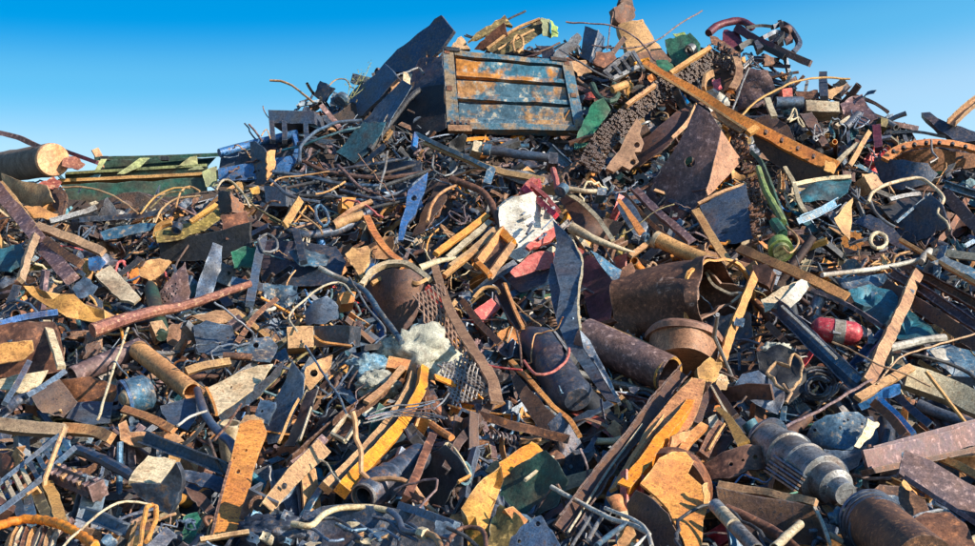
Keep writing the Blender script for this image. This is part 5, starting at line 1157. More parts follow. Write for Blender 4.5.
def ybox():
    t = thing('rusted_tank', 'mottled brown and yellow tank end at the left edge', 'tank', 28, 345, .7, 'mottled yellow tank')
    sheet('side', None, 'brown', [(-6, 326), (20, 322), (54, 322), (60, 346), (62, 370), (30, 376), (-6, 378)], d=.65, gx=-.1, gy=.6, cr=.05, th=.1, parent=t)
    sheet('yellow_patch', None, 'yellow', [(-6, 344), (14, 342), (32, 340), (34, 350), (22, 360), (-6, 364)], d=.8, gx=.2, gy=.9, cr=.03, parent=t)
    bar('strap', None, 'cream', [(46, 322), (54, 344), (62, 368)], 7, h=4, d=.8, parent=t)
ybox()
wire('steel_rod', 'slender pale rod leaning across the brown V-shaped trough', 'cream', [(128, 328), (118, 354), (108, 388), (98, 420)], 2.4, d=1.15, land='slender pale rod')
def vtrough():
    t = thing('folded_trough', 'dark brown V-shaped trough lying left of the blue motor', 'trough', 75, 400, .6, 'brown V trough')
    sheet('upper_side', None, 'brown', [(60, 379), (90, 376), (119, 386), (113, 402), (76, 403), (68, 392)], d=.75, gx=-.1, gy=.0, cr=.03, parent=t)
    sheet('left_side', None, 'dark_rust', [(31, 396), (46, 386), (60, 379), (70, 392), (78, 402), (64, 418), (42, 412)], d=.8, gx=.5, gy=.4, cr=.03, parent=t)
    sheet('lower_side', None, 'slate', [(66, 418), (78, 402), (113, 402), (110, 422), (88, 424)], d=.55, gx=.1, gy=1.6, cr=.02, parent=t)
    sheet('sunlit_fold', None, 'tan', [(41, 392), (58, 379), (60, 386), (50, 396)], d=.88, gx=.6, parent=t)  # tan piece on the upper left fold
vtrough()
lathe('steel_pipe', 'dark thick pipe rising right behind the brown V trough', 'purple', (72, 376), (142, 346), [(0, 9), (1, 9)], th=1.6, d=.75, land='dark thick pipe')
lathe('steel_pipe', 'tan to blue pipe sloping down right from the dark thick pipe', 'tan', (138, 350), (192, 392), [(0, 9), (1, 9)], th=1.5, d=.85, land='sloping tan pipe')
block('steel_box', 'tan box end above the sloping tan pipe', 'tan', [(150, 322), (162, 320), (168, 330), (156, 336)], d=.8, gx=.3)
def motor():
    t = thing('electric_motor', 'round blue motor with a tan centre below the sloping tan pipe', 'motor', 138, 395, .8, 'round blue motor')
    lathe('body', None, 'blue_steel', (126, 398), (152, 390), [(0, 14), (.1, 17), (.8, 17), (1, 12)], n=28, d=.85, dent=.02, parent=t)
    er = lathe('end_ring', None, 'blue', (124, 399), (127, 398), [(0, 17.5), (1, 17.5)], th=2.5, n=28, d=.88, parent=t)
    lathe('hub', None, 'cream', (121, 400), (126, 398), [(0, 5), (1, 8)], n=16, d=.92, parent=er)
    wire('lead', None, 'blue', [(122, 388), (130, 380), (142, 378), (150, 384)], 2, d=1.1, parent=t)
motor()
def ylever(pts, lb): bar('steel_clip', lb, 'slate', pts, 5, h=4, d=1.0)
ylever([(29, 362), (18, 382), (4, 404)], 'dark blue prong crossing left of the brown V trough')
ylever([(64, 371), (46, 384), (26, 396)], 'second dark prong leaning on the brown V trough')
bar('curved_strip', 'navy scoop shaped piece where the dark prongs meet', 'dark_steel', [(6, 408), (16, 400), (28, 396)], 10, 'arc', h=6, d=.9)
sp('bent_plate', 'cream ragged plate above the dark prongs', 'cream', [(-4, 380), (20, 374), (48, 370), (40, 384), (24, 392), (-4, 388)], d=.75, cr=.05, gy=1.4)
bar('timber_plank', 'long grey wooden plank level below the brown V trough', 'wood', [(-6, 424), (30, 428), (66, 431)], 12, h=8, d=1.05, land='long wooden plank')
bar('timber_plank', 'broken orange wooden plank joining the long wooden plank', 'tan', [(62, 429), (92, 432), (112, 438)], 10, h=6, d=1.0)
bar('flat_bar', 'bright orange bar sloping right below the blue motor', 'orange', [(123, 410), (148, 418), (174, 430)], 7, h=4, d=1.05, land='bright orange bar')
sp('crumpled_sheet', 'tan wrinkled strip under the bright orange bar', 'tan', [(118, 424), (126, 420), (130, 432), (150, 432), (170, 430), (184, 440), (160, 446), (134, 446), (120, 440)], d=.95, cr=.08, crs=6)
sp('crumpled_sheet', 'blue and white creased can below the long wooden plank', 'blue_steel', [(40, 440), (54, 436), (70, 440), (72, 448), (58, 452), (44, 450)], d=.95, cr=.06)
def ladder():
    t = thing('steel_ladder', 'blue grey steel ladder with many rungs at the lower left edge', 'ladder', 35, 480, 1., 'steel ladder')
    bar('stile', None, 'slate', [(-6, 514), (34, 484), (74, 448)], 5, h=5, d=1.15, parent=t)
    bar('stile', None, 'slate', [(-6, 488), (26, 462), (58, 436)], 4, h=5, d=1.1, parent=t)
    for k in range(9):
        u = k/8.; bar('rung', None, 'cream' if k < 4 else 'blue_steel', [(-2+64*u, 488-50*u), (6+66*u, 506-54*u)], 4, h=3, d=1.08, parent=t)
ladder()
sp('curved_plate', 'round brown pan at the left edge above the steel ladder', 'brown', [(-6, 452), (10, 451), (22, 458), (26, 470), (16, 478), (-6, 477)], d=.9, gx=-.2, gy=.4, curve=(0, .1), land='round brown pan')
wire('steel_ring', 'tan rim of the round brown pan', 'tan', [(-6, 451), (8, 450), (20, 457), (26, 468)], 1.8, d=1.08)
def ribblock():
    t = thing('ribbed_block', 'ribbed brown radiator block right of the steel ladder', 'radiator', 75, 480, .9, 'ribbed radiator block')
    ct = bar('core', None, 'dark_rust', [(50, 472), (98, 490)], 15, h=14, d=.95, parent=t)
    for k in range(9):
        x = 53+5.4*k; y = 473+2.05*k
        lathe('rib', None, 'purple' if k % 3 else 'tan', (x, y), (x+2.4, y+.9), [(0, 10.4), (1, 10.4)], n=4, d=.97, dent=.01, parent=ct)
ribblock()
def rebar():
    t = thing('twisted_bar', 'orange ribbed reinforcing bar curving across the bottom left corner', 'rebar', 45, 525, 1.2, 'orange ribbed bar')
    P = catmull([pw(p, 1.25) for p in [(-8, 528), (14, 521), (34, 519), (56, 523), (76, 532), (96, 546)]], .03); s = mpp(40, 525); parts = []
    V = [];
    pf = [(math.cos(R(a))*4*s, math.sin(R(a))*4*s) for a in range(0, 360, 36)]
    Vv, Fc = sweep(P, pf)
    n = len(pf)
    for i, p in enumerate(P):
        for j in range(n):
            k = 1+.16*math.sin(i*2.1+j*2*math.pi/n)
            Vv[i*n+j] = p+(Vv[i*n+j]-p)*k
    link('bar', Vv, Fc, 'orange', t)
rebar()
for i, (p, m, lb) in enumerate([([(34, 486), (42, 504), (50, 526)], 'olive', 'olive board standing behind the orange ribbed bar'), ([(46, 482), (54, 500), (62, 522)], 'yellow', 'yellow board right of the olive board in the lower left'),
        ([(14, 494), (20, 508), (22, 524)], 'slate', 'slate strip left of the olive board'), ([(26, 492), (30, 508), (32, 524)], 'blue_steel', 'blue strip beside the olive board')]):
    bar('flat_bar', lb, m, p, 10 if i < 2 else 8, h=4, d=.95)
def fins():
    t = thing('finned_bundle', 'fan of tan crushed fins below the orange ribbed bar', 'fins', 35, 540, 1.0)
    for k in range(8):
        x = 10+6*k; bar('fin', None, ['tan', 'cream', 'brown'][k % 3], [(x-4, 556), (x+rnd.uniform(-3, 3), 540), (x+5, 530)], 4, h=8, d=1.05, parent=t)
fins()
def tanblock():
    t = thing('machine_block', 'navy machine block with a bright tan top at the lower left', 'block', 155, 480, 1.0, 'tan topped block')
    sheet('top_side', None, 'cream', [(129, 480), (138, 466), (148, 455), (164, 457), (176, 460), (168, 472), (160, 482), (144, 482)], d=1.1, gx=.3, gy=1.2, th=.05, cr=.01, parent=t)
    sheet('front_side', None, 'dark_steel', [(130, 483), (160, 484), (176, 462), (182, 476), (178, 500), (170, 514), (156, 510), (138, 496)], d=.95, gx=-.4, gy=0, th=.05, cr=.03, parent=t)
tanblock()
bar('rubber_hose', 'dark fat hose running left from the tan topped block', 'dark_steel', [(78, 450), (100, 458), (122, 470), (134, 478)], 10, 'rod', d=.9)
wire('steel_rod', 'long pale bent rod curving over the bottom left clutter', 'cream', [(60, 550), (82, 530), (104, 510), (126, 500), (152, 503)], 2.2, d=1.3, land='long pale bent rod')
wire('steel_ring', 'narrow orange strap loop standing left of the orange perforated plate', 'orange', [(139, 546), (143, 524), (149, 507), (157, 507), (155, 522), (146, 542)], 4.4, d=1.25, land='orange strap loop')
bar('channel_piece', 'slate channel with pale end below the ribbed radiator block', 'slate', [(82, 512), (104, 518), (124, 528)], 12, 'U', h=8, d=1.05)
sp('scrap_plate', 'pale blue square chip at the bottom left of the orange strap loop', 'blue_steel', [(101, 540), (110, 533), (118, 542), (110, 552)], d=1.2)
# dark rail, blue tube and the orange perforated plate
bar('steel_rail', 'dark pitted rail running into the orange perforated plate', 'dark_steel', [(146, 438), (186, 452), (228, 470)], 12, 'H', h=10, d=.9, land='dark pitted rail')
bar('bent_tube', 'blue bent tube falling right above the dark pitted rail', 'slate', [(197, 390), (203, 410), (214, 428), (232, 446), (240, 462)], 8, 'pipe', d=1.0, land='blue bent tube')
def oplate():
    t = thing('perforated_plate', 'tall bright orange plate with a few bolt holes at the lower left', 'plate', 240, 480, 1.1, 'orange perforated plate')
    sheet('plate', None, 'orange', [(240, 424), (250, 420), (262, 420), (267, 432), (260, 450), (253, 470), (249, 502), (244, 534), (226, 536), (211, 536), (222, 492), (232, 455)], holes=((246, 450, 1.6), (238, 471, 2.4), (234, 458, 1.2)), d=1.15, gx=.2, gy=1.5, th=.03, cr=.015, parent=t)
    bar('side_edge', None, 'brown', [(234, 450), (222, 492), (211, 536)], 2.4, h=6, d=1.18, parent=t)
    bar('bottom_lip', None, 'tan', [(200, 540), (224, 536), (249, 532)], 4, h=4, d=1.25, parent=t)
    sheet('grey_tab', None, 'slate', [(260, 398), (276, 402), (268, 424), (252, 420)], holes=((262, 411, 1.6),), d=1.1, gx=-.1, th=.03, parent=t)
    sheet('torn_end', None, 'tan', [(238, 426), (244, 416), (254, 414), (264, 420), (262, 434), (248, 440)], d=1.28, gx=.3, gy=1., cr=.03, parent=t)
oplate()
sp('torn_plate', 'black textured tube left of the orange perforated plate', 'dark_steel', [(184, 470), (205, 472), (226, 480), (222, 492), (200, 486), (184, 480)], d=.9, cr=.06)
sp('bent_plate', 'dark curved blade under the black textured tube', 'dark_rust', [(184, 486), (204, 494), (216, 508), (208, 514), (192, 500)], d=.95)
def bracketbar():
    t = thing('bracket_bar', 'tan drilled bracket bar with ring tip right of the orange perforated plate', 'bracket', 290, 475, 1.1, 'tan drilled bracket bar')
    bar('bar', None, 'tan', [(322, 446), (296, 472), (266, 508)], 15, 'U', h=6, roll=180, d=1.15, parent=t, taper=(1.1, .8))
    bar('dark_top', None, 'purple', [(324, 438), (308, 454), (292, 466)], 8, h=5, d=1.22, parent=t)
    lathe('ring_tip', None, 'brown', (259, 505), (257, 501), [(0, 8.5), (1, 8.5)], th=3, n=24, d=1.15, parent=t)
    lathe('bolt_hole', None, 'black', (284, 487), (284.6, 485), [(0, 2.6), (1, 2.6)], n=10, d=1.28, parent=t)
bracketbar()
wire('steel_wire', 'pale curl of wire over the brown channel beside the bracket bar', 'cream', [(318, 459), (326, 462), (332, 472), (341, 480)], 1.8, d=1.25)
# folded sheets in the middle left
def folded():
    t = thing('folded_plate', 'sunlit tan folded plate with dark blue underside left of the box section', 'plate', 240, 390, .9, 'tan folded plate')
    sheet('upper_side', None, 'cream', [(206, 388), (224, 380), (243, 370), (258, 365), (273, 364), (264, 378), (240, 398), (218, 414), (213, 404)], holes=((231, 387, 1.6),), d=1.05, gx=.1, gy=1.4, th=.02, cr=.02, parent=t)  # pale colour puts the sunlight into the upper side
    sheet('under_side', None, 'slate', [(219, 416), (240, 400), (264, 380), (286, 358), (280, 376), (260, 396), (242, 408), (222, 424)], d=.9, gx=.1, gy=-.3, th=.02, cr=.01, parent=t)
    bar('torn_edge', None, 'orange', [(206, 388), (213, 402), (217, 414)], 2.6, h=3, d=1.12, parent=t)
folded()
sp('dark_plate', 'dark blue tall plate with bright torn edge right of the tan folded plate', 'slate', [(292, 361), (304, 377), (303, 394), (292, 416), (279, 442), (268, 444), (262, 424), (274, 402), (286, 380)], d=.85, gx=-.6, gy=.4, cr=.02, land='tall dark blue plate')
bar('flat_bar', 'bright torn edge strip of the tall dark blue plate', 'tan', [(303, 378), (302, 392), (290, 416), (279, 442)], 2.4, h=3, d=1.0)
sp('bent_plate', 'tan curled plate right of the tall dark blue plate', 'tan', [(306, 367), (318, 360), (333, 354), (331, 366), (322, 378), (310, 390), (304, 382)], holes=((314, 373, 4),), d=.85, gx=.4, gy=.8, cr=.05, land='tan curled plate')
sp('dark_plate', 'black sheet with thin pale edge below the tan curled plate', 'black', [(306, 392), (318, 388), (308, 420), (294, 446), (284, 446), (296, 420)], d=.75, gx=-.7)
bar('flat_bar', 'thin pale edge along the black sheet', 'cream', [(318, 388), (310, 410), (300, 440)], 1.8, d=.95)
def tanbox():
    t = thing('box_section', 'short box section, end toned as lit, side as shaded, below the thin wire loop', 'box section', 318, 336, .9, 'short box section')
    sheet('tan_end', None, 'tan', [(287, 327), (300, 326), (313, 326), (314, 347), (288, 348)], d=1.05, gx=.2, gy=.3, th=.2, cr=.005, jg=.3, parent=t)
    sheet('navy_side', None, 'dark_steel', [(314, 326), (336, 325), (350, 326), (349, 345), (332, 346), (315, 347)], d=1.03, gx=-.6, gy=0, th=.2, cr=.005, jg=.3, parent=t)  # tan end and navy side put light and shade into the colours
    lathe('bolt', None, 'black', (301, 342), (301.3, 340.8), [(0, 1.2), (1, 1.2)], n=8, d=1.1, parent=t)
    bar('strap', None, 'orange', [(314, 336), (322, 342), (336, 344), (352, 346)], 2, d=1.15, parent=t)
tanbox()
def whiteblue():
    t = thing('bent_tube', 'bent tube white at the top and blue below, above the fleece bundle', 'tube', 365, 300, 1., 'white and blue tube')
    tube('white_end', None, 'white', [(320, 268), (336, 276), (350, 282)], 5, hollow=0, d=1.1, parent=t)
    tube('blue_length', None, 'blue_steel', [(350, 282), (366, 292), (378, 310), (390, 326), (402, 342)], 5.6, hollow=0, d=1.1, parent=t)
whiteblue()
wire('bent_rod', 'thin wire loop arching over the short box section', 'cream', [(297, 332), (289, 316), (304, 300), (318, 289), (332, 284), (344, 285), (354, 296)], 2, d=1.15, land='thin wire loop')
wire('bent_rod', 'thin grey rod falling from the wire loop to the fleece bundle', 'grey', [(350, 278), (358, 292), (370, 312), (382, 324), (385, 333)], 2, d=1.15)
wire('bent_rod', 'thin blue rod running down right below the short box section', 'blue_steel', [(304, 346), (314, 360), (326, 378), (342, 402), (346, 412)], 2.2, d=1.1)
wire('bent_rod', 'thin slate rod rising right to the fleece bundle', 'slate', [(322, 400), (336, 388), (352, 366)], 2, d=1.05)
sp('bent_plate', 'orange triangular plate pointing down above the white and blue tube', 'tan', [(345, 254), (352, 247), (362, 254), (371, 248), (370, 262), (361, 278), (353, 266)], d=.9, gx=.3, cr=.04, land='orange triangular plate')
block('steel_box', 'orange brown block under the white and blue tube', 'orange', [(338, 294), (348, 291), (356, 292), (354, 302), (341, 304)], d=.8, gx=.2)
def halfdrum():
    t = thing('half_drum', 'dark half drum with a pale curved rim above the fleece bundle', 'drum', 398, 300, .6, 'dark half drum')
    sheet('shell', None, 'dark_rust', [(364, 286), (376, 274), (392, 268), (410, 269), (426, 280), (424, 296), (416, 316), (404, 332), (384, 330), (374, 308)], d=.65, gx=-.3, gy=.1, curve=(0, .3), cr=.02, parent=t)
    bar('rim', None, 'cream', [(362, 286), (372, 272), (388, 264), (406, 264), (420, 272), (430, 280)], 4.6, h=6, d=.85, parent=t)
    bar('inner_rim', None, 'yellow', [(372, 284), (388, 277), (404, 278), (416, 284), (426, 280)], 3.4, h=5, d=.85, parent=t)
halfdrum()
bar('curved_strip', 'pale curved strip leading right from the dark half drum', 'cream', [(420, 268), (436, 262), (456, 258)], 7, 'arc', h=4, d=.8, taper=(1, .5))
sp('crumpled_sheet', 'bright blue crushed sheet left of the white and blue tube', 'blue_steel', [(263, 284), (280, 284), (298, 286), (297, 300), (288, 308), (266, 304)], d=.6, gx=.2, cr=.07, crs=6, land='blue crushed sheet')
sp('crumpled_sheet', 'light blue crumpled sheet below the dark curved fender', 'blue_steel', [(288, 252), (300, 248), (316, 252), (330, 256), (326, 266), (300, 266)], d=.65, gx=.2, cr=.06, crs=6)
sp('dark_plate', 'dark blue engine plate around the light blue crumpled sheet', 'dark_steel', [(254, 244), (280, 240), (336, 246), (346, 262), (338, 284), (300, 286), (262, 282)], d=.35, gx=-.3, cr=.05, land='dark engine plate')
bar('steel_post', 'slate upright bar in front of the dark engine plate', 'slate', [(262, 238), (258, 262), (252, 290), (250, 304)], 8, h=6, d=.75)
wire('steel_ring', 'pair of pale shackle loops over the slate upright bar', 'grey', [(258, 240), (266, 234), (276, 240), (276, 250), (264, 252), (258, 240)], 2.6, d=.85)
bar('flat_bar', 'dark blue bar hanging right of the shackle loops', 'dark_steel', [(296, 232), (300, 246), (304, 262)], 7, h=5, d=.8)
sp('curved_plate', 'rounded navy plate inside the thin wire loop', 'slate', [(304, 312), (314, 300), (328, 296), (338, 306), (338, 318), (322, 324), (306, 324)], d=.8, gx=-.1, curve=(0, .1), land='rounded navy plate')
casting('steel_gusset', 'blue folded gusset plate left of the short box section', 'slate', [(193, 326), (206, 320), (214, 322), (232, 326), (238, 344), (234, 352), (216, 356), (198, 352)], ((228, 338, 1.4), (220, 344, 1.4)), d=.85, gx=.1, cr=.05, land='blue folded gusset')
sp('bent_plate', 'tan fan shaped plate above the blue folded gusset', 'tan', [(192, 316), (210, 312), (236, 308), (242, 312), (226, 322), (208, 324)], d=.85, gy=1.5)
bar('flat_bar', 'yellow orange strip below the blue folded gusset', 'yellow', [(186, 372), (206, 366), (230, 362)], 7, h=5, d=1.0, land='yellow orange strip')
tube('pipe_piece', 'small brown tube with round end right of the yellow strip', 'brown', [(224, 356), (240, 357), (252, 358)], 7, d=.95)
sp('crumpled_sheet', 'blue torn sheet with a slot above the tan folded plate', 'blue_steel', [(236, 348), (252, 338), (268, 336), (278, 346), (270, 362), (252, 360), (240, 358)], holes=((256, 345, 3),), d=.85, cr=.05, land='blue torn sheet')
bar('angle_iron', 'dark angle iron pointing up right to the blue crushed sheet', 'brown', [(236, 344), (254, 318), (276, 300)], 5, 'L', h=5, d=.95)
wire('bent_rod', 'short brown rod below the tan folded plate', 'brown', [(214, 440), (228, 424), (241, 404)], 2.2, d=1.2)
wire('steel_wire', 'pale slack wire left of the blue bent tube', 'white', [(177, 425), (190, 416), (207, 411)], 2.4, d=1.2)
sp('dark_plate', 'grey blue smooth plate under the sloping tan pipe', 'slate', [(160, 406), (190, 398), (208, 396), (196, 416), (188, 430), (168, 424)], d=.75, gx=.1, gy=1.2, cr=.02, land='smooth grey blue plate')
# engine mass at the bottom left of centre
def engine():
    t = thing('crushed_engine', 'crushed navy engine block with flaking pale paint along the bottom', 'engine', 370, 530, 1.1, 'crushed navy engine')
    sheet('front_side', None, 'dark_steel', [(300, 516), (322, 506), (350, 503), (390, 508), (430, 512), (462, 522), (462, 556), (296, 556)], d=1.05, gx=-.1, gy=.3, cr=.08, th=.1, parent=t)
    tube('pipe', None, 'cream', [(292, 524), (310, 526), (324, 514), (340, 508), (366, 507), (388, 510)], 5.4, hollow=0, d=1.3, parent=t)
    tube('pipe', None, 'slate', [(388, 510), (398, 518), (404, 530), (422, 533)], 5.4, hollow=0, d=1.3, parent=t)
    tube('pipe', None, 'tan', [(422, 533), (434, 536), (442, 550)], 5.4, hollow=0, d=1.3, parent=t)
    lathe('pipe_nut', None, 'cream', (420, 532), (426, 534), [(0, 5), (1, 5)], n=6, d=1.3, parent=t)
    bar('top_ledge', None, 'slate', [(400, 506), (430, 516), (456, 526)], 7, h=6, d=1.2, parent=t)
    sheet('bracket', None, 'slate', [(436, 520), (450, 522), (458, 532), (446, 542), (434, 534)], d=1.25, parent=t, cr=.03)
    for k in range(13):
        x = rnd.uniform(300, 425); y = rnd.uniform(524, 546); r = rnd.uniform(4, 9)
        sheet('paint_patch', None, ['cream', 'tan', 'slate'][k % 3], [(x-r, y), (x-r*.2, y-r*.4), (x+r*1.3, y-r*.3), (x+r*.4, y+r*.1), (x+r*.6, y+r*.5), (x-r*.5, y+r*.3)], d=1.2, gx=.2, gy=.8, cr=.06, jg=1.6, parent=t)
    for k in range(7): wire('conduit', None, ['slate', 'dark_steel', 'blue_steel'][k % 3], [(300+18*k, 520+rnd.uniform(-4, 8)), (316+18*k, 526+rnd.uniform(-8, 8)), (330+18*k, 530+rnd.uniform(-6, 12)), (344+18*k, 540)], 3, d=1.22, parent=t)
engine()
def engine2():
    t = thing('machine_scrap', 'cluster of pale crushed fittings left of the crushed navy engine', 'machine part', 275, 530, 1.0, 'pale crushed fittings')
    for k in range(12):
        x = rnd.uniform(245, 315); y = rnd.uniform(514, 548); r = rnd.uniform(4, 8)
        sheet('fitting', None, ['cream', 'slate', 'dark_steel', 'blue_steel'][k % 4], [(x-r, y+r*.3), (x-r*.4, y-r), (x+r, y-r*.4), (x+r*.6, y+r)], holes=((x, y, r*.22),), d=1.0+rnd.uniform(0, .2), gx=rnd.uniform(-.5, .6), gy=rnd.uniform(.2, 1.2), cr=.05, th=.04, parent=t)
    lump('core', None, 'dark_steel', 275, 532, 34, 15, .5, d=.85, amp=.3, parent=t)
engine2()
tube('bent_tube', 'brown hooked tube at the bottom left of the yellow torn sheet', 'brown', [(444, 550), (452, 536), (462, 528), (478, 528), (485, 536), (486, 552)], 4, hollow=0, d=1.3)
def rope(x, y, lb):
    return knob(x, y, 10, 'tangled_wire', lb, 'slate', 1.0, 10)
rope(168, 528, 'slate knotted wire heap right of the orange strap loop')
rope(188, 520, 'bluish knotted wire below the black textured tube')
sp('green_sheet', 'dark green glossy sheet behind the knotted wire at the bottom', 'green', [(184, 516), (198, 512), (202, 520), (192, 544), (182, 540)], d=.95)
for k, (x, y, m) in enumerate([(300, 236, 'cream'), (150, 214, 'cream'), (85, 232, 'slate'), (460, 215, 'purple'), (470, 200, 'black'), (446, 232, 'tan'), (820, 130, 'grey'), (860, 120, 'slate'), (858, 196, 'grey'), (790, 200, 'cream'), (700, 90, 'black'), (842, 212, 'grey'), (880, 262, 'tan'), (300, 484, 'slate'), (115, 470, 'blue_steel'), (480, 440, 'slate')]):
    knob(x, y, 9, 'tangled_wire', ['pale', 'cream', 'bluish', 'purple', 'black', 'tan', 'grey', 'slate', 'silver', 'bone coloured', 'charcoal', 'ash coloured', 'sandy', 'navy', 'sky blue', 'steel coloured'][k]+' wire tangle near the '+min(LAND, key=lambda l: math.dist((x, y), l[:2]))[2], m, .55, 10)
# ================================================================== the body of the heap and the loose scrap on it
SIL = [(-260, 178), (0, 178), (60, 184), (130, 190), (215, 182), (262, 146), (300, 124), (345, 110), (392, 76), (440, 50), (480, 50), (560, 54), (610, 56), (660, 54), (700, 44), (735, 56), (770, 78), (800, 90), (850, 96), (880, 114), (905, 134), (975, 146), (1240, 190)]
def sil(x):
    for (a, b), (c, e) in zip(SIL, SIL[1:]):
        if a <= x <= c: return b+(e-b)*(x-a)/(c-a)
    return 190
def core():
    xs = list(range(-260, 1241, 15)); V = []; rows = 44
    for x in xs:
        s = sil(x)+8
        col = []
        for r in range(rows):
            y = 760+(s-760)*r/(rows-1); p = W(x, y, -.5)
            p = p+noise.noise_vector(p*1.3)*.28+noise.noise_vector(p*3.1)*.1
            if p.z < -.05: p.z = -.05
            col.append(p)
        t = col[-1]
        for k in range(1, 9):
            u = k/8; q = Vector((t.x*(1+.03*k), t.y+9*u, t.z*(1-u*u)-.1*u)); col.append(q+noise.noise_vector(q*1.1)*.3*(1-u))
        V += col
    n = rows+8; Fc = [(i*n+j, (i+1)*n+j, (i+1)*n+j+1, i*n+j+1) for i in range(len(xs)-1) for j in range(n-1)]
    o = link('scrap_mound', V, Fc, 'soil'); o['kind'] = 'structure'
    S = 3000
    o = link('ground', [Vector((-S, -S, 0)), Vector((S, -S, 0)), Vector((S, S, 0)), Vector((-S, S, 0))], [(0, 1, 2, 3)], 'soil', smooth=False); o['kind'] = 'structure'
core()
HEROES = set(bpy.data.objects)
bpy.context.view_layer.update()
from mathutils.bvhtree import BVHTree
def gather(objs):
    TV = []; TF = []; OWN = []; off = 0; onames = []; cache = {}
    for o in objs:
        if o.type != 'MESH' or o.name.startswith('ground'): continue
        me = o.data
        if me.name not in cache:
            me.calc_loop_triangles(); nv = len(me.vertices); v = np.empty(nv*3, 'f'); me.vertices.foreach_get('co', v)
            t = np.empty(len(me.loop_triangles)*3, 'i'); me.loop_triangles.foreach_get('vertices', t); cache[me.name] = (v.reshape(-1, 3), t.reshape(-1, 3))
        v, t = cache[me.name]; mw = np.array(o.matrix_world)
        TV.append(v@mw[:3, :3].T+mw[:3, 3]); TF.append(t+off); off += len(v); OWN += [len(onames)]*len(t); onames.append(o.name)
    return BVHTree.FromPolygons(np.concatenate(TV).tolist(), np.concatenate(TF).tolist(), all_triangles=True), OWN, onames
HB, _, _ = gather([o for o in HEROES if not o.name.startswith(('scrap_mound', 'ground'))])
# ---- variants of loose scrap, built once about the origin (metres), long axis along x
EX = Vector((0, 0, 1))
def spine(L, bend, n=9):
    k = rnd.uniform(-bend, bend); k2 = rnd.uniform(-bend, bend); 
    P = [Vector((L*(i/(n-1)-.5), k*math.sin(math.pi*i/(n-1))*L, k2*math.sin(2*math.pi*i/(n-1))*L*.5)) for i in range(n)]
    if bend and rnd.random() < .55:      # one or two hard kinks
        for _ in range(rnd.randint(1, 2)):
            q = rnd.randint(2, n-3); M = Euler((0, rnd.uniform(-.5, .5), rnd.uniform(-.6, .6))).to_matrix()
            for i in range(q+1, n): P[i] = P[q]+M@(P[i]-P[q])
    return P
def mk_bar(pf, L, w, h, t, bend=.05, twist=0, hollow=0.):
    sd = rnd.random()*80
    V, Fc = sweep(spine(L, bend), prof(pf, w, h, t), 0, R(rnd.uniform(-twist, twist)), (1, rnd.uniform(.8, 1)), hollow, ref=EX)
    return [wob(v, .012, 7, sd) for v in V], Fc
def mk_sheet(w, h, th, cr, hole=False, shape=None, cv=.2):
    k = rnd.randint(4, 7); poly = []
    for i in range(k):
        a = 2*math.pi*(i+rnd.uniform(-.25, .25))/k; poly.append((math.cos(a)*w/2*rnd.uniform(.75, 1.15), math.sin(a)*h/2*rnd.uniform(.75, 1.15)))
    if shape == 'quad': poly = [(-w/2, -h/2), (w/2*rnd.uniform(.6, 1), -h/2), (w/2, h/2), (-w/2*rnd.uniform(.7, 1), h/2*rnd.uniform(.8, 1.2))]
    poly = jag(poly, .06, .008)
    hs = [(rnd.uniform(-.2, .2)*w, rnd.uniform(-.2, .2)*h, min(w, h)*rnd.uniform(.07, .14)) for _ in range(rnd.randint(1, 2))] if hole else []
    hs = hs[:1] if len(hs) > 1 and math.dist(hs[0][:2], hs[1][:2]) < hs[0][2]+hs[1][2]+.02 else hs
    P2, tris = plate2d(poly, hs, max(w, h)/7)
    sd = rnd.random()*90; b = rnd.uniform(-cv, cv)/max(w, .2); fold = rnd.random() < .4; fx = rnd.uniform(-.2, .2)*w; fs = rnd.uniform(.4, 1.2)
    P = []
    for x, y in P2:
        z = b*x*x + (abs(x-fx)*fs*.5 if fold else 0)+noise.noise(Vector((x*4+sd, y*4, 0)))*cr+abs(noise.noise(Vector((x*9+sd, y*9, 3))))*cr*.7
        P.append(Vector((x, y, z)))
    f = tris[0]; n0 = (P[f[1]]-P[f[0]]).cross(P[f[2]]-P[f[0]])
    if n0.z < 0: tris = [tuple(reversed(f)) for f in tris]
    return solid(P, tris, Vector((0, 0, 1)), th)
def mk_wire(L, w, wild):
    P = [Vector((L*(i/7-.5), rnd.uniform(-1, 1)*wild*L, rnd.uniform(-.5, 1)*wild*L*.5)) for i in range(8)]
    return sweep([wob(p, w*1.4, 14, 2) for p in catmull(P, L/30)], prof('rod', w, w, 0), ref=EX)
def mk_ring(r, w, h):
    V = []; Fc = []; n = 26; pf = [(r-w, -h/2), (r, -h/2), (r, h/2), (r-w, h/2)]
    sq = rnd.uniform(.7, 1)
    for i in range(n):
        a = 2*math.pi*i/n
        V += [Vector((x*math.cos(a), x*math.sin(a)*sq, z)) for x, z in pf]
    for i in range(n):
        j = (i+1) % n
        for q in range(4): Fc.append((i*4+q, i*4+(q+1) % 4, j*4+(q+1) % 4, j*4+q))
    return V, Fc
def mk_gear(r, h):
    n = 48; V = []; Fc = []
    pf = []
    for i in range(n):
        a = 2*math.pi*i/n; k = r*(1 if i % 4 < 2 else .84); V += [Vector((k*math.cos(a), k*math.sin(a), z)) for z in (-h/2, h/2)]+[Vector((r*.35*math.cos(a), r*.35*math.sin(a), z)) for z in (-h/2, h/2)]
    for i in range(n):
        j = (i+1) % n; a, b = i*4, j*4
        Fc += [(a, b, b+1, a+1), (a+1, b+1, b+3, a+3), (a, a+2, b+2, b), (a+2, a+3, b+3, b+2)]
    return V, Fc
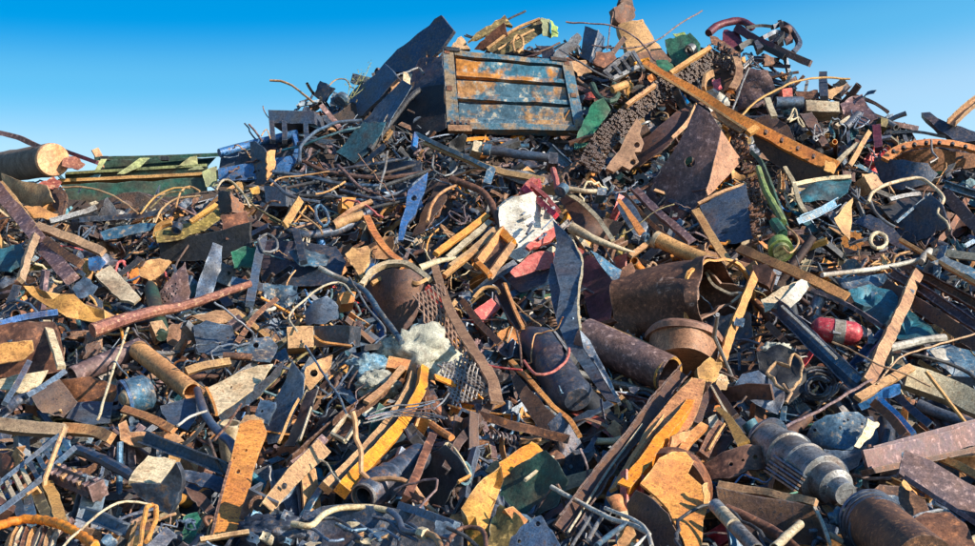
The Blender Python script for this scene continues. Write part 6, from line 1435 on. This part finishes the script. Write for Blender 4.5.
def mk_spring(L, r, w):
    P = [Vector((L*(i/120-.5), r*math.cos(i*.5), r*math.sin(i*.5))) for i in range(121)]
    return sweep(P, [(math.cos(a)*w, math.sin(a)*w) for a in (0, 1.26, 2.5, 3.77, 5.03)], ref=EX)
def mk_bracket():
    L = rnd.uniform(.2, .4); a = mk_bar('U', L, rnd.uniform(.08, .16), .06, .012, .02); b = mk_bar('box', L*.5, .05, .03, .01, .0)
    V = [Vector((v.y-.0, v.x, v.z+.05)) for v in b[0]]
    return cat_mesh([a, (V, b[1])])
def mk_crush():
    import bmesh
    bm = bmesh.new(); bmesh.ops.create_icosphere(bm, subdivisions=3, radius=1.); sd = rnd.random()*50; V = []; s = (rnd.uniform(.12, .25), rnd.uniform(.08, .16), rnd.uniform(.06, .12))
    for v in bm.verts:
        q = v.co; k = 1+.5*noise.noise(q*1.7+Vector((sd, 0, 0)))-.5*abs(noise.noise(q*4+Vector((0, sd, 0)))); m_ = max(abs(q.x), abs(q.y), abs(q.z))
        q2 = q.lerp(q/m_, .6); V.append(Vector((q2.x*s[0]*k, q2.y*s[1]*k, q2.z*s[2]*k)))
    Fc = [tuple(v.index for v in f.verts) for f in bm.faces]; bm.free(); return V, Fc
U = rnd.uniform
KINDS = [ # name, category, phrase, maker, variants, share, long?
 ('flat_bar', 'flat bar', 'flat bar', lambda: mk_bar('box', U(.5, 1.4), U(.05, .12), U(.012, .03), 0, .1, 30), 12, .12, 1),
 ('twisted_strip', 'strip', 'twisted strip', lambda: mk_bar('box', U(.4, 1.2), U(.04, .10), .012, 0, .16, 110), 12, .12, 1),
 ('square_tube', 'tube', 'square tube', lambda: mk_bar('box', U(.5, 1.5), (q := U(.05, .10)), q, 0, .06, 0, .2), 10, .08, 1),
 ('cable_length', 'cable', 'length of cable', lambda: mk_wire(U(.6, 1.5), U(.025, .04), U(.12, .3)), 10, .05, 1),
 ('angle_iron', 'angle iron', 'angle iron', lambda: mk_bar('L', U(.4, 1.2), U(.07, .13), U(.06, .1), .012, .05, 10), 10, .12, 1),
 ('channel_offcut', 'channel', 'channel offcut', lambda: mk_bar('U', U(.35, 1.0), U(.08, .18), U(.05, .1), .013, .03, 8), 10, .11, 1),
 ('pipe_offcut', 'pipe', 'pipe offcut', lambda: mk_bar('pipe', U(.3, 1.0), (q := U(.05, .14)), q, 0, .06, 0, .2), 10, .08, 1),
 ('round_rod', 'rod', 'bent rod', lambda: mk_bar('rod', U(.6, 1.8), .024, .024, 0, .2), 10, .12, 1),
 ('sheet_offcut', 'sheet', 'torn sheet', lambda: mk_sheet(U(.25, .6), U(.15, .4), .01, U(.05, .13), cv=.5), 18, .12, 0),
 ('plate_offcut', 'plate', 'square cut plate', lambda: mk_sheet(U(.25, .6), U(.12, .3), U(.015, .03), .02, shape='quad', cv=.3), 12, .05, 0),
 ('drilled_plate', 'plate', 'plate with holes', lambda: mk_sheet(U(.2, .4), U(.12, .25), .015, .012, True, shape='quad', cv=.1), 8, .04, 0),
 ('loose_wire', 'wire', 'loose wire', lambda: mk_wire(U(.5, 1.3), U(.012, .022), U(.1, .35)), 14, .15, 1),
 ('steel_ring', 'ring', 'steel ring', lambda: mk_ring(U(.08, .2), U(.015, .04), U(.02, .05)), 6, .03, 0),
 ('gear_disc', 'gear', 'toothed disc', lambda: mk_gear(U(.1, .18), U(.02, .05)), 4, .015, 0),
 ('coil_spring', 'spring', 'coil spring', lambda: mk_spring(U(.2, .4), U(.03, .05), .008), 3, .02, 1),
 ('machine_bracket', 'bracket', 'machine bracket', mk_bracket, 8, .06, 1),
 ('crushed_fitting', 'fitting', 'crushed fitting', mk_crush, 8, .06, 0),
]
LIB = {}
for nm, ct, ph, fn, nv, shr, lg in KINDS:
    LIB[nm] = []
    for _ in range(nv):
        V, Fc = fn(); me = bpy.data.meshes.new(nm); me.from_pydata([tuple(v) for v in V], [], Fc); me.materials.append(MATS['brown']); me.validate(); me.shade_smooth(); me.set_sharp_from_angle(angle=R(40)); me['half'] = [max(abs(v[q]) for v in V) for q in range(3)]; LIB[nm].append(me)
COLNAME = dict(rust_tan='dull tan', orange='orange rusted', tan='tan rusted', brown='rust brown', dark_rust='blackish brown', purple='purple brown', dark_steel='navy', slate='slate blue', blue_steel='dull blue', blue='bright blue', teal='teal', grey='grey', cream='cream', white='white', red='red', coral='coral', yellow='rusty yellow', olive='olive', green='green', black='black', lime='lime', maroon='maroon', dark_green='dark green')
def palette(x, y):
    # (weights) the left-middle of the heap is bluish, the centre orange, the right slate and brown
    base = dict(orange=6, tan=8, rust_tan=4, brown=8, dark_rust=12, purple=7, dark_steel=20, slate=18, blue_steel=8, blue=1.4, teal=3, grey=5, cream=4, white=.8, red=.3, coral=.5, yellow=1.2, olive=2, green=.4, black=13)
    if x < 420 and y < 340: base.update(slate=21, dark_steel=22, blue_steel=12, blue=3.5, orange=4, cream=6, teal=5)
    if 420 <= x < 720: base.update(orange=9, brown=11, purple=10, dark_rust=14)
    if y < 200 and 260 < x < 460: base = dict(dark_steel=12, slate=8, black=12, purple=5, grey=2, teal=3, blue_steel=2, brown=3, tan=1)
    ks = list(base); return rnd.choices(ks, [base[k] for k in ks])[0]
NS = Vector((0, -.68, .73)); SU = Vector((0, .73, .68))
fill = []
def orient(lg, x):
    a = rnd.gauss(R(40), R(30))*(1 if rnd.random() < (.6 if x < 560 else .38) else -1) if lg else U(0, 2*math.pi)
    tx = RT*math.cos(a)+SU*math.sin(a); tn = (NS+RT*rnd.gauss(0, .65)+SU*rnd.gauss(0, .6)+tx*rnd.gauss(0, .42)).normalized()
    tx = (tx-tn*tx.dot(tn)).normalized(); ty = tn.cross(tx)
    return Matrix((tx, ty, tn)).transposed()
names = [k[0] for k in KINDS]; wts = [k[5] for k in KINDS]; info = {k[0]: k for k in KINDS}
def place(nm, x, y, d, s, m):
    o = bpy.data.objects.new(nm, rnd.choice(LIB[nm])); COL.objects.link(o)
    o.material_slots[0].link = 'OBJECT'; o.material_slots[0].material = MATS[m]
    if info[nm][6] and y > 250: s *= 1+.45*(y-250)/300; d += .08
    M = orient(info[nm][6], x); o.matrix_world = Matrix.Translation(W(x, y, d)) @ M.to_4x4() @ Matrix.Scale(s, 4)
    # loose pieces slide in behind the big ones they would bury
    bb = o.data['half']; c = W(x, y, d); far = 0.
    for i, j in ((0, 0), (1, 0), (-1, 0), (.5, 0), (-.5, 0), (.25, .6), (-.25, -.6), (0, 1), (0, -1), (.8, .7), (-.8, -.7), (.8, -.7), (-.8, .7), (.75, 0), (-.75, 0), (.25, -.6), (-.25, .6), (.5, .8), (-.5, -.8), (.5, -.8), (-.5, .8), (.12, 0), (-.12, 0), (.37, 0), (-.37, 0), (.62, 0), (-.62, 0), (.88, 0), (-.88, 0), (1.05, 0), (-1.05, 0)):
        p = c+M.col[0]*(bb[0]*s*i)+M.col[1]*(bb[1]*s*j)+M.col[2]*(bb[2]*s*.6); r = p-CAM; L = r.length; h = HB.ray_cast(CAM, r/L)
        if h[0] is not None and h[3] > L-.04: far = max(far, h[3]-L+.08)
    if far > 0 and not (nm in ('loose_wire', 'round_rod') and rnd.random() < .14) and rnd.random() < .985:
        if far > 1.3: bpy.data.objects.remove(o); return
        o.matrix_world = Matrix.Translation(c+(c-CAM).normalized()*far) @ M.to_4x4() @ Matrix.Scale(s, 4)
    fill.append((o, nm, x, y, m, M, s))
# jittered grid over the slope, from beyond the frame's edges
def scatter(step, dlo, dhi, slo, shi, kinds=None):
    y = 620
    while y > 60:
        near = (y-60)/486.; st = step*(.72+.35*near)
        x = -70+U(0, st)
        while x < 1050:
            px = x+U(-.5, .5)*st; py = y+U(-.5, .5)*st
            if py > sil(px)+(6 if dlo > -.3 else 2):
                nm = rnd.choices(names, wts)[0]
                place(nm, px, py, U(dlo, dhi), U(slo, shi), palette(px, py))
            x += st
        y -= st*.62
def patch(x0, y0, x1, y1, n, dlo, dhi, slo, shi, kinds, up=0):
    for _ in range(n):
        x, y = U(x0, x1), U(y0, y1)
        if y > sil(x)-up: place(rnd.choice(kinds), x, y, U(dlo, dhi), U(slo, shi), palette(x, y))
scatter(36, -.5, -.15, 1.0, 1.6)
scatter(23.5, -.35, .2, .65, 1.25)
scatter(29, .0, .5, .42, .85)
THIN = ['loose_wire', 'cable_length', 'round_rod', 'loose_wire']; LONG = ['angle_iron', 'flat_bar', 'channel_offcut', 'twisted_strip', 'square_tube', 'machine_bracket', 'crushed_fitting', 'sheet_offcut', 'pipe_offcut']
patch(230, 120, 480, 235, 150, .1, .6, .8, 1.6, THIN)
patch(0, 185, 975, 420, 130, .2, .7, .6, 1.3, THIN)
patch(580, 50, 735, 110, 70, -.1, .5, .5, .9, LONG, 2)
patch(735, 60, 890, 150, 110, -.2, .4, .5, 1.0, LONG, 6)
patch(880, 125, 975, 180, 40, -.2, .3, .5, .9, LONG+THIN, 3)
patch(300, 70, 450, 140, 60, -.3, .1, .7, 1.2, LONG+THIN, 0)
patch(305, 88, 375, 128, 46, -.1, .35, .5, .8, LONG+THIN, 22)
patch(722, 44, 785, 84, 44, -.1, .35, .45, .8, LONG, 30)
patch(330, 60, 440, 125, 50, -.2, .3, .6, 1.0, LONG+THIN, 4)
patch(240, 118, 310, 160, 30, -.2, .3, .5, .8, LONG+THIN, 6)
patch(460, 20, 600, 60, 26, -.1, .4, .4, .7, LONG, 14)
# ---- uncountable small scrap between the pieces
def litter():
    parts = []; fm = []; mats = ['dark_rust', 'brown', 'dark_steel', 'slate', 'tan', 'cream', 'orange', 'black', 'grey', 'blue_steel']; wt = [7, 6, 8, 6, 2.4, 1.2, 2, 7, 1.6, 2]
    for k in range(10000):
        x = U(-40, 1015); s0 = sil(x)
        y = s0+4+(600-s0)*rnd.random()**.85; d = U(-.55, .05); c = W(x, y, d); M = orient(1, x); L = U(.04, .17)*(.7+.3*rnd.random()); w = L*U(.06, .3); h = min(w, L*U(.05, .3))
        ax, ay, az = M.col[0]*L, M.col[1]*w, M.col[2]*h
        sk = U(.3, 1); V = [c+ax*i*(sk if j > 0 else 1)+ay*j+az*l for i, j, l in ((-1, -1, -1), (1, -1, -1), (1, 1, -1), (-1, 1, -1), (-1, -1, 1), (1, -1, 1), (1, 1, 1), (-1, 1, 1))]
        parts.append((V, [(3, 2, 1, 0), (4, 5, 6, 7), (0, 1, 5, 4), (1, 2, 6, 5), (2, 3, 7, 6), (3, 0, 4, 7)])); fm += [rnd.choices(range(10), wt)[0]]*6
    V = [v for p in parts for v in p[0]]; Fc = [tuple(i+8*k for i in f) for k, p in enumerate(parts) for f in p[1]]
    o = link('scrap_litter', V, Fc, None, smooth=False, stuff=True, mats=mats, fmats=fm)
    o['label'] = 'small broken bits of scrap filling the gaps of the heap'; o['category'] = 'litter'
litter()
# ================================================================== light, sky, labels of the loose pieces
SUN = Vector((.80, -.46, .42)).normalized()
el = math.asin(SUN.z); az = math.atan2(SUN.x, SUN.y)
w = bpy.data.worlds.new('World'); scn.world = w; w.use_nodes = True; nt = w.node_tree; nt.nodes.clear()
sky = nt.nodes.new('ShaderNodeTexSky'); sky.sky_type = 'NISHITA'; sky.sun_disc = False; sky.sun_elevation = el; sky.sun_rotation = az
sky.air_density = 1.0; sky.dust_density = .3; sky.ozone_density = 1.6; sky.altitude = 300
N = nt.nodes; L = nt.links
def mth(op, *v):
    k = N.new('ShaderNodeMath'); k.operation = op
    for i, q in enumerate(v):
        if hasattr(q, 'links'): L.new(q, k.inputs[i])
        else: k.inputs[i].default_value = q
    return k.outputs[0]
tc = N.new('ShaderNodeTexCoord'); sx = N.new('ShaderNodeSeparateXYZ'); L.new(tc.outputs['Generated'], sx.inputs[0])
xr = mth('ADD', mth('MINIMUM', mth('MAXIMUM', sx.outputs[0], -.4), .5), .35)
pos = mth('SUBTRACT', sx.outputs[2], mth('MULTIPLY', xr, .074))
cr = N.new('ShaderNodeValToRGB'); L.new(pos, cr.inputs[0]); e = cr.color_ramp.elements; cr.color_ramp.interpolation = 'EASE'
st = [(0., (.60, .64, .59)), (.19, (.60, .64, .59)), (.25, (.20, .53, .59)), (.30, (.0, .39, .59)), (.42, (.02, .39, .6)), (.7, (.25, .42, .55))]
while len(e) < len(st): e.new(.5)
for q, (p_, c_) in zip(e, st): q.position = p_; q.color = (*c_, 1)
az_ = mth('MULTIPLY_ADD', xr, 1.1, 2.)
vm = N.new('ShaderNodeVectorMath'); vm.operation = 'MULTIPLY'; L.new(sky.outputs[0], vm.inputs[0]); L.new(cr.outputs[0], vm.inputs[1])
vs_ = N.new('ShaderNodeVectorMath'); vs_.operation = 'SCALE'; L.new(vm.outputs[0], vs_.inputs[0]); L.new(az_, vs_.inputs['Scale'])
bg = N.new('ShaderNodeBackground'); bg.inputs[1].default_value = .094; out = N.new('ShaderNodeOutputWorld')
L.new(vs_.outputs[0], bg.inputs[0]); L.new(bg.outputs[0], out.inputs[0])
ld = bpy.data.lights.new('sun', 'SUN'); ld.energy = 5; ld.angle = R(.5); ld.color = (1, .87, .68)
lo = bpy.data.objects.new('sun', ld); COL.objects.link(lo); lo.rotation_euler = SUN.to_track_quat('Z', 'Y').to_euler()
vs = scn.view_settings; vs.view_transform = 'Standard'; vs.look = 'None'; vs.gamma = 1; vs.use_curve_mapping = False; vs.exposure = .6
scn.cycles.max_bounces = 5; scn.cycles.diffuse_bounces = 3
# which loose pieces the camera sees: the rest are left out
bpy.context.view_layer.update()
bvh, OWN, onames = gather(scn.objects)
seen = {}
for iy in range(0, 546, 2):
    for ix in range(0, 975, 2):
        if iy < sil(ix)-75 and not 590 < ix < 660: continue
        hit = bvh.ray_cast(CAM, ray(ix+.5, iy+.5).normalized())
        if hit[0] is not None:
            k = onames[OWN[hit[2]]]; seen[k] = seen.get(k, 0)+1
import os
if os.environ.get('PICK'):
    for q in os.environ['PICK'].split(';'):
        x_, y_ = map(float, q.split(',')); h_ = bvh.ray_cast(CAM, ray(x_, y_).normalized()); o_ = bpy.data.objects[onames[OWN[h_[2]]]] if h_[0] else None
        print('PICK', q, o_ and (o_.name, o_.parent and o_.parent.name, (o_.parent or o_).get('label')))

def side(x, y, lx, ly):
    dx, dy = x-lx, y-ly
    if abs(dx) > 1.3*abs(dy): return 'right of' if dx > 0 else 'left of'
    if abs(dy) > 1.3*abs(dx): return 'above' if dy < 0 else 'below'
    return ('upper ' if dy < 0 else 'lower ')+('right of' if dx > 0 else 'left of')
kept = 0; cnt = {}
keep = []
for o, nm, x, y, m, M, s in fill:
    inframe = -5 < x < 980 and y < 552
    n = seen.get(o.name, 0)
    if (inframe and n < 4): bpy.data.objects.remove(o); continue
    keep.append((n, o, nm, x, y, m, M, s))
keep.sort(key=lambda k: -k[0])
for n, o, nm, x, y, m, M, s in keep:
    nr = sorted(LAND, key=lambda l: math.dist((x, y), l[:2]))[:6]
    t = M.col[0]; a = math.degrees(math.atan2(t.z+t.y*.3, t.x)) % 180
    if info[nm][6]: pose = 'lying level' if a < 20 or a > 160 else ('standing upright' if 70 < a < 110 else ('leaning right' if a <= 70 else 'leaning left'))
    else: pose = 'lying flat' if M.col[2].z > .75 else ('facing right' if M.col[2].x > .35 else ('facing left' if M.col[2].x < -.35 else 'tilted forward'))
    c = COLNAME[m]; ph = info[nm][2]; sz = 'small' if s < .7 else ('big' if s > 1.15 else 'middling'); done = False
    cands = []
    for l in nr:
        r = side(x, y, l[0], l[1])
        cands += [f'{c} {ph} {r} the {l[2]}', f'{c} {ph} {pose}, {r} the {l[2]}', f'{sz} {c} {ph} {pose}, {r} the {l[2]}']
    for i in range(len(nr)-1): cands.append(f'{sz} {c} {ph} {pose} between the {nr[i][2]} and the {nr[i+1][2]}')
    cands = [q for q in cands if len(q.split()) <= 16]
    for q in cands:
        if q not in LABELS: done = True; break
    if not done: bpy.data.objects.remove(o); continue
    if cnt.get(nm, 0) >= 290: bpy.data.objects.remove(o); continue
    LABELS.add(q); o['label'] = q; o['category'] = info[nm][1]; o['group'] = 'loose '+info[nm][2]+'s on the heap'; kept += 1
    cnt[nm] = cnt.get(nm, 0)+1
print('fillers kept', kept, cnt, 'objects', len(bpy.data.objects))
print('unseen heroes', [o.name+':'+str(o.get('label')) for o in bpy.data.objects if o.type == 'MESH' and o.parent is None and o.get('category') and not seen.get(o.name) and o in HEROES][:40])
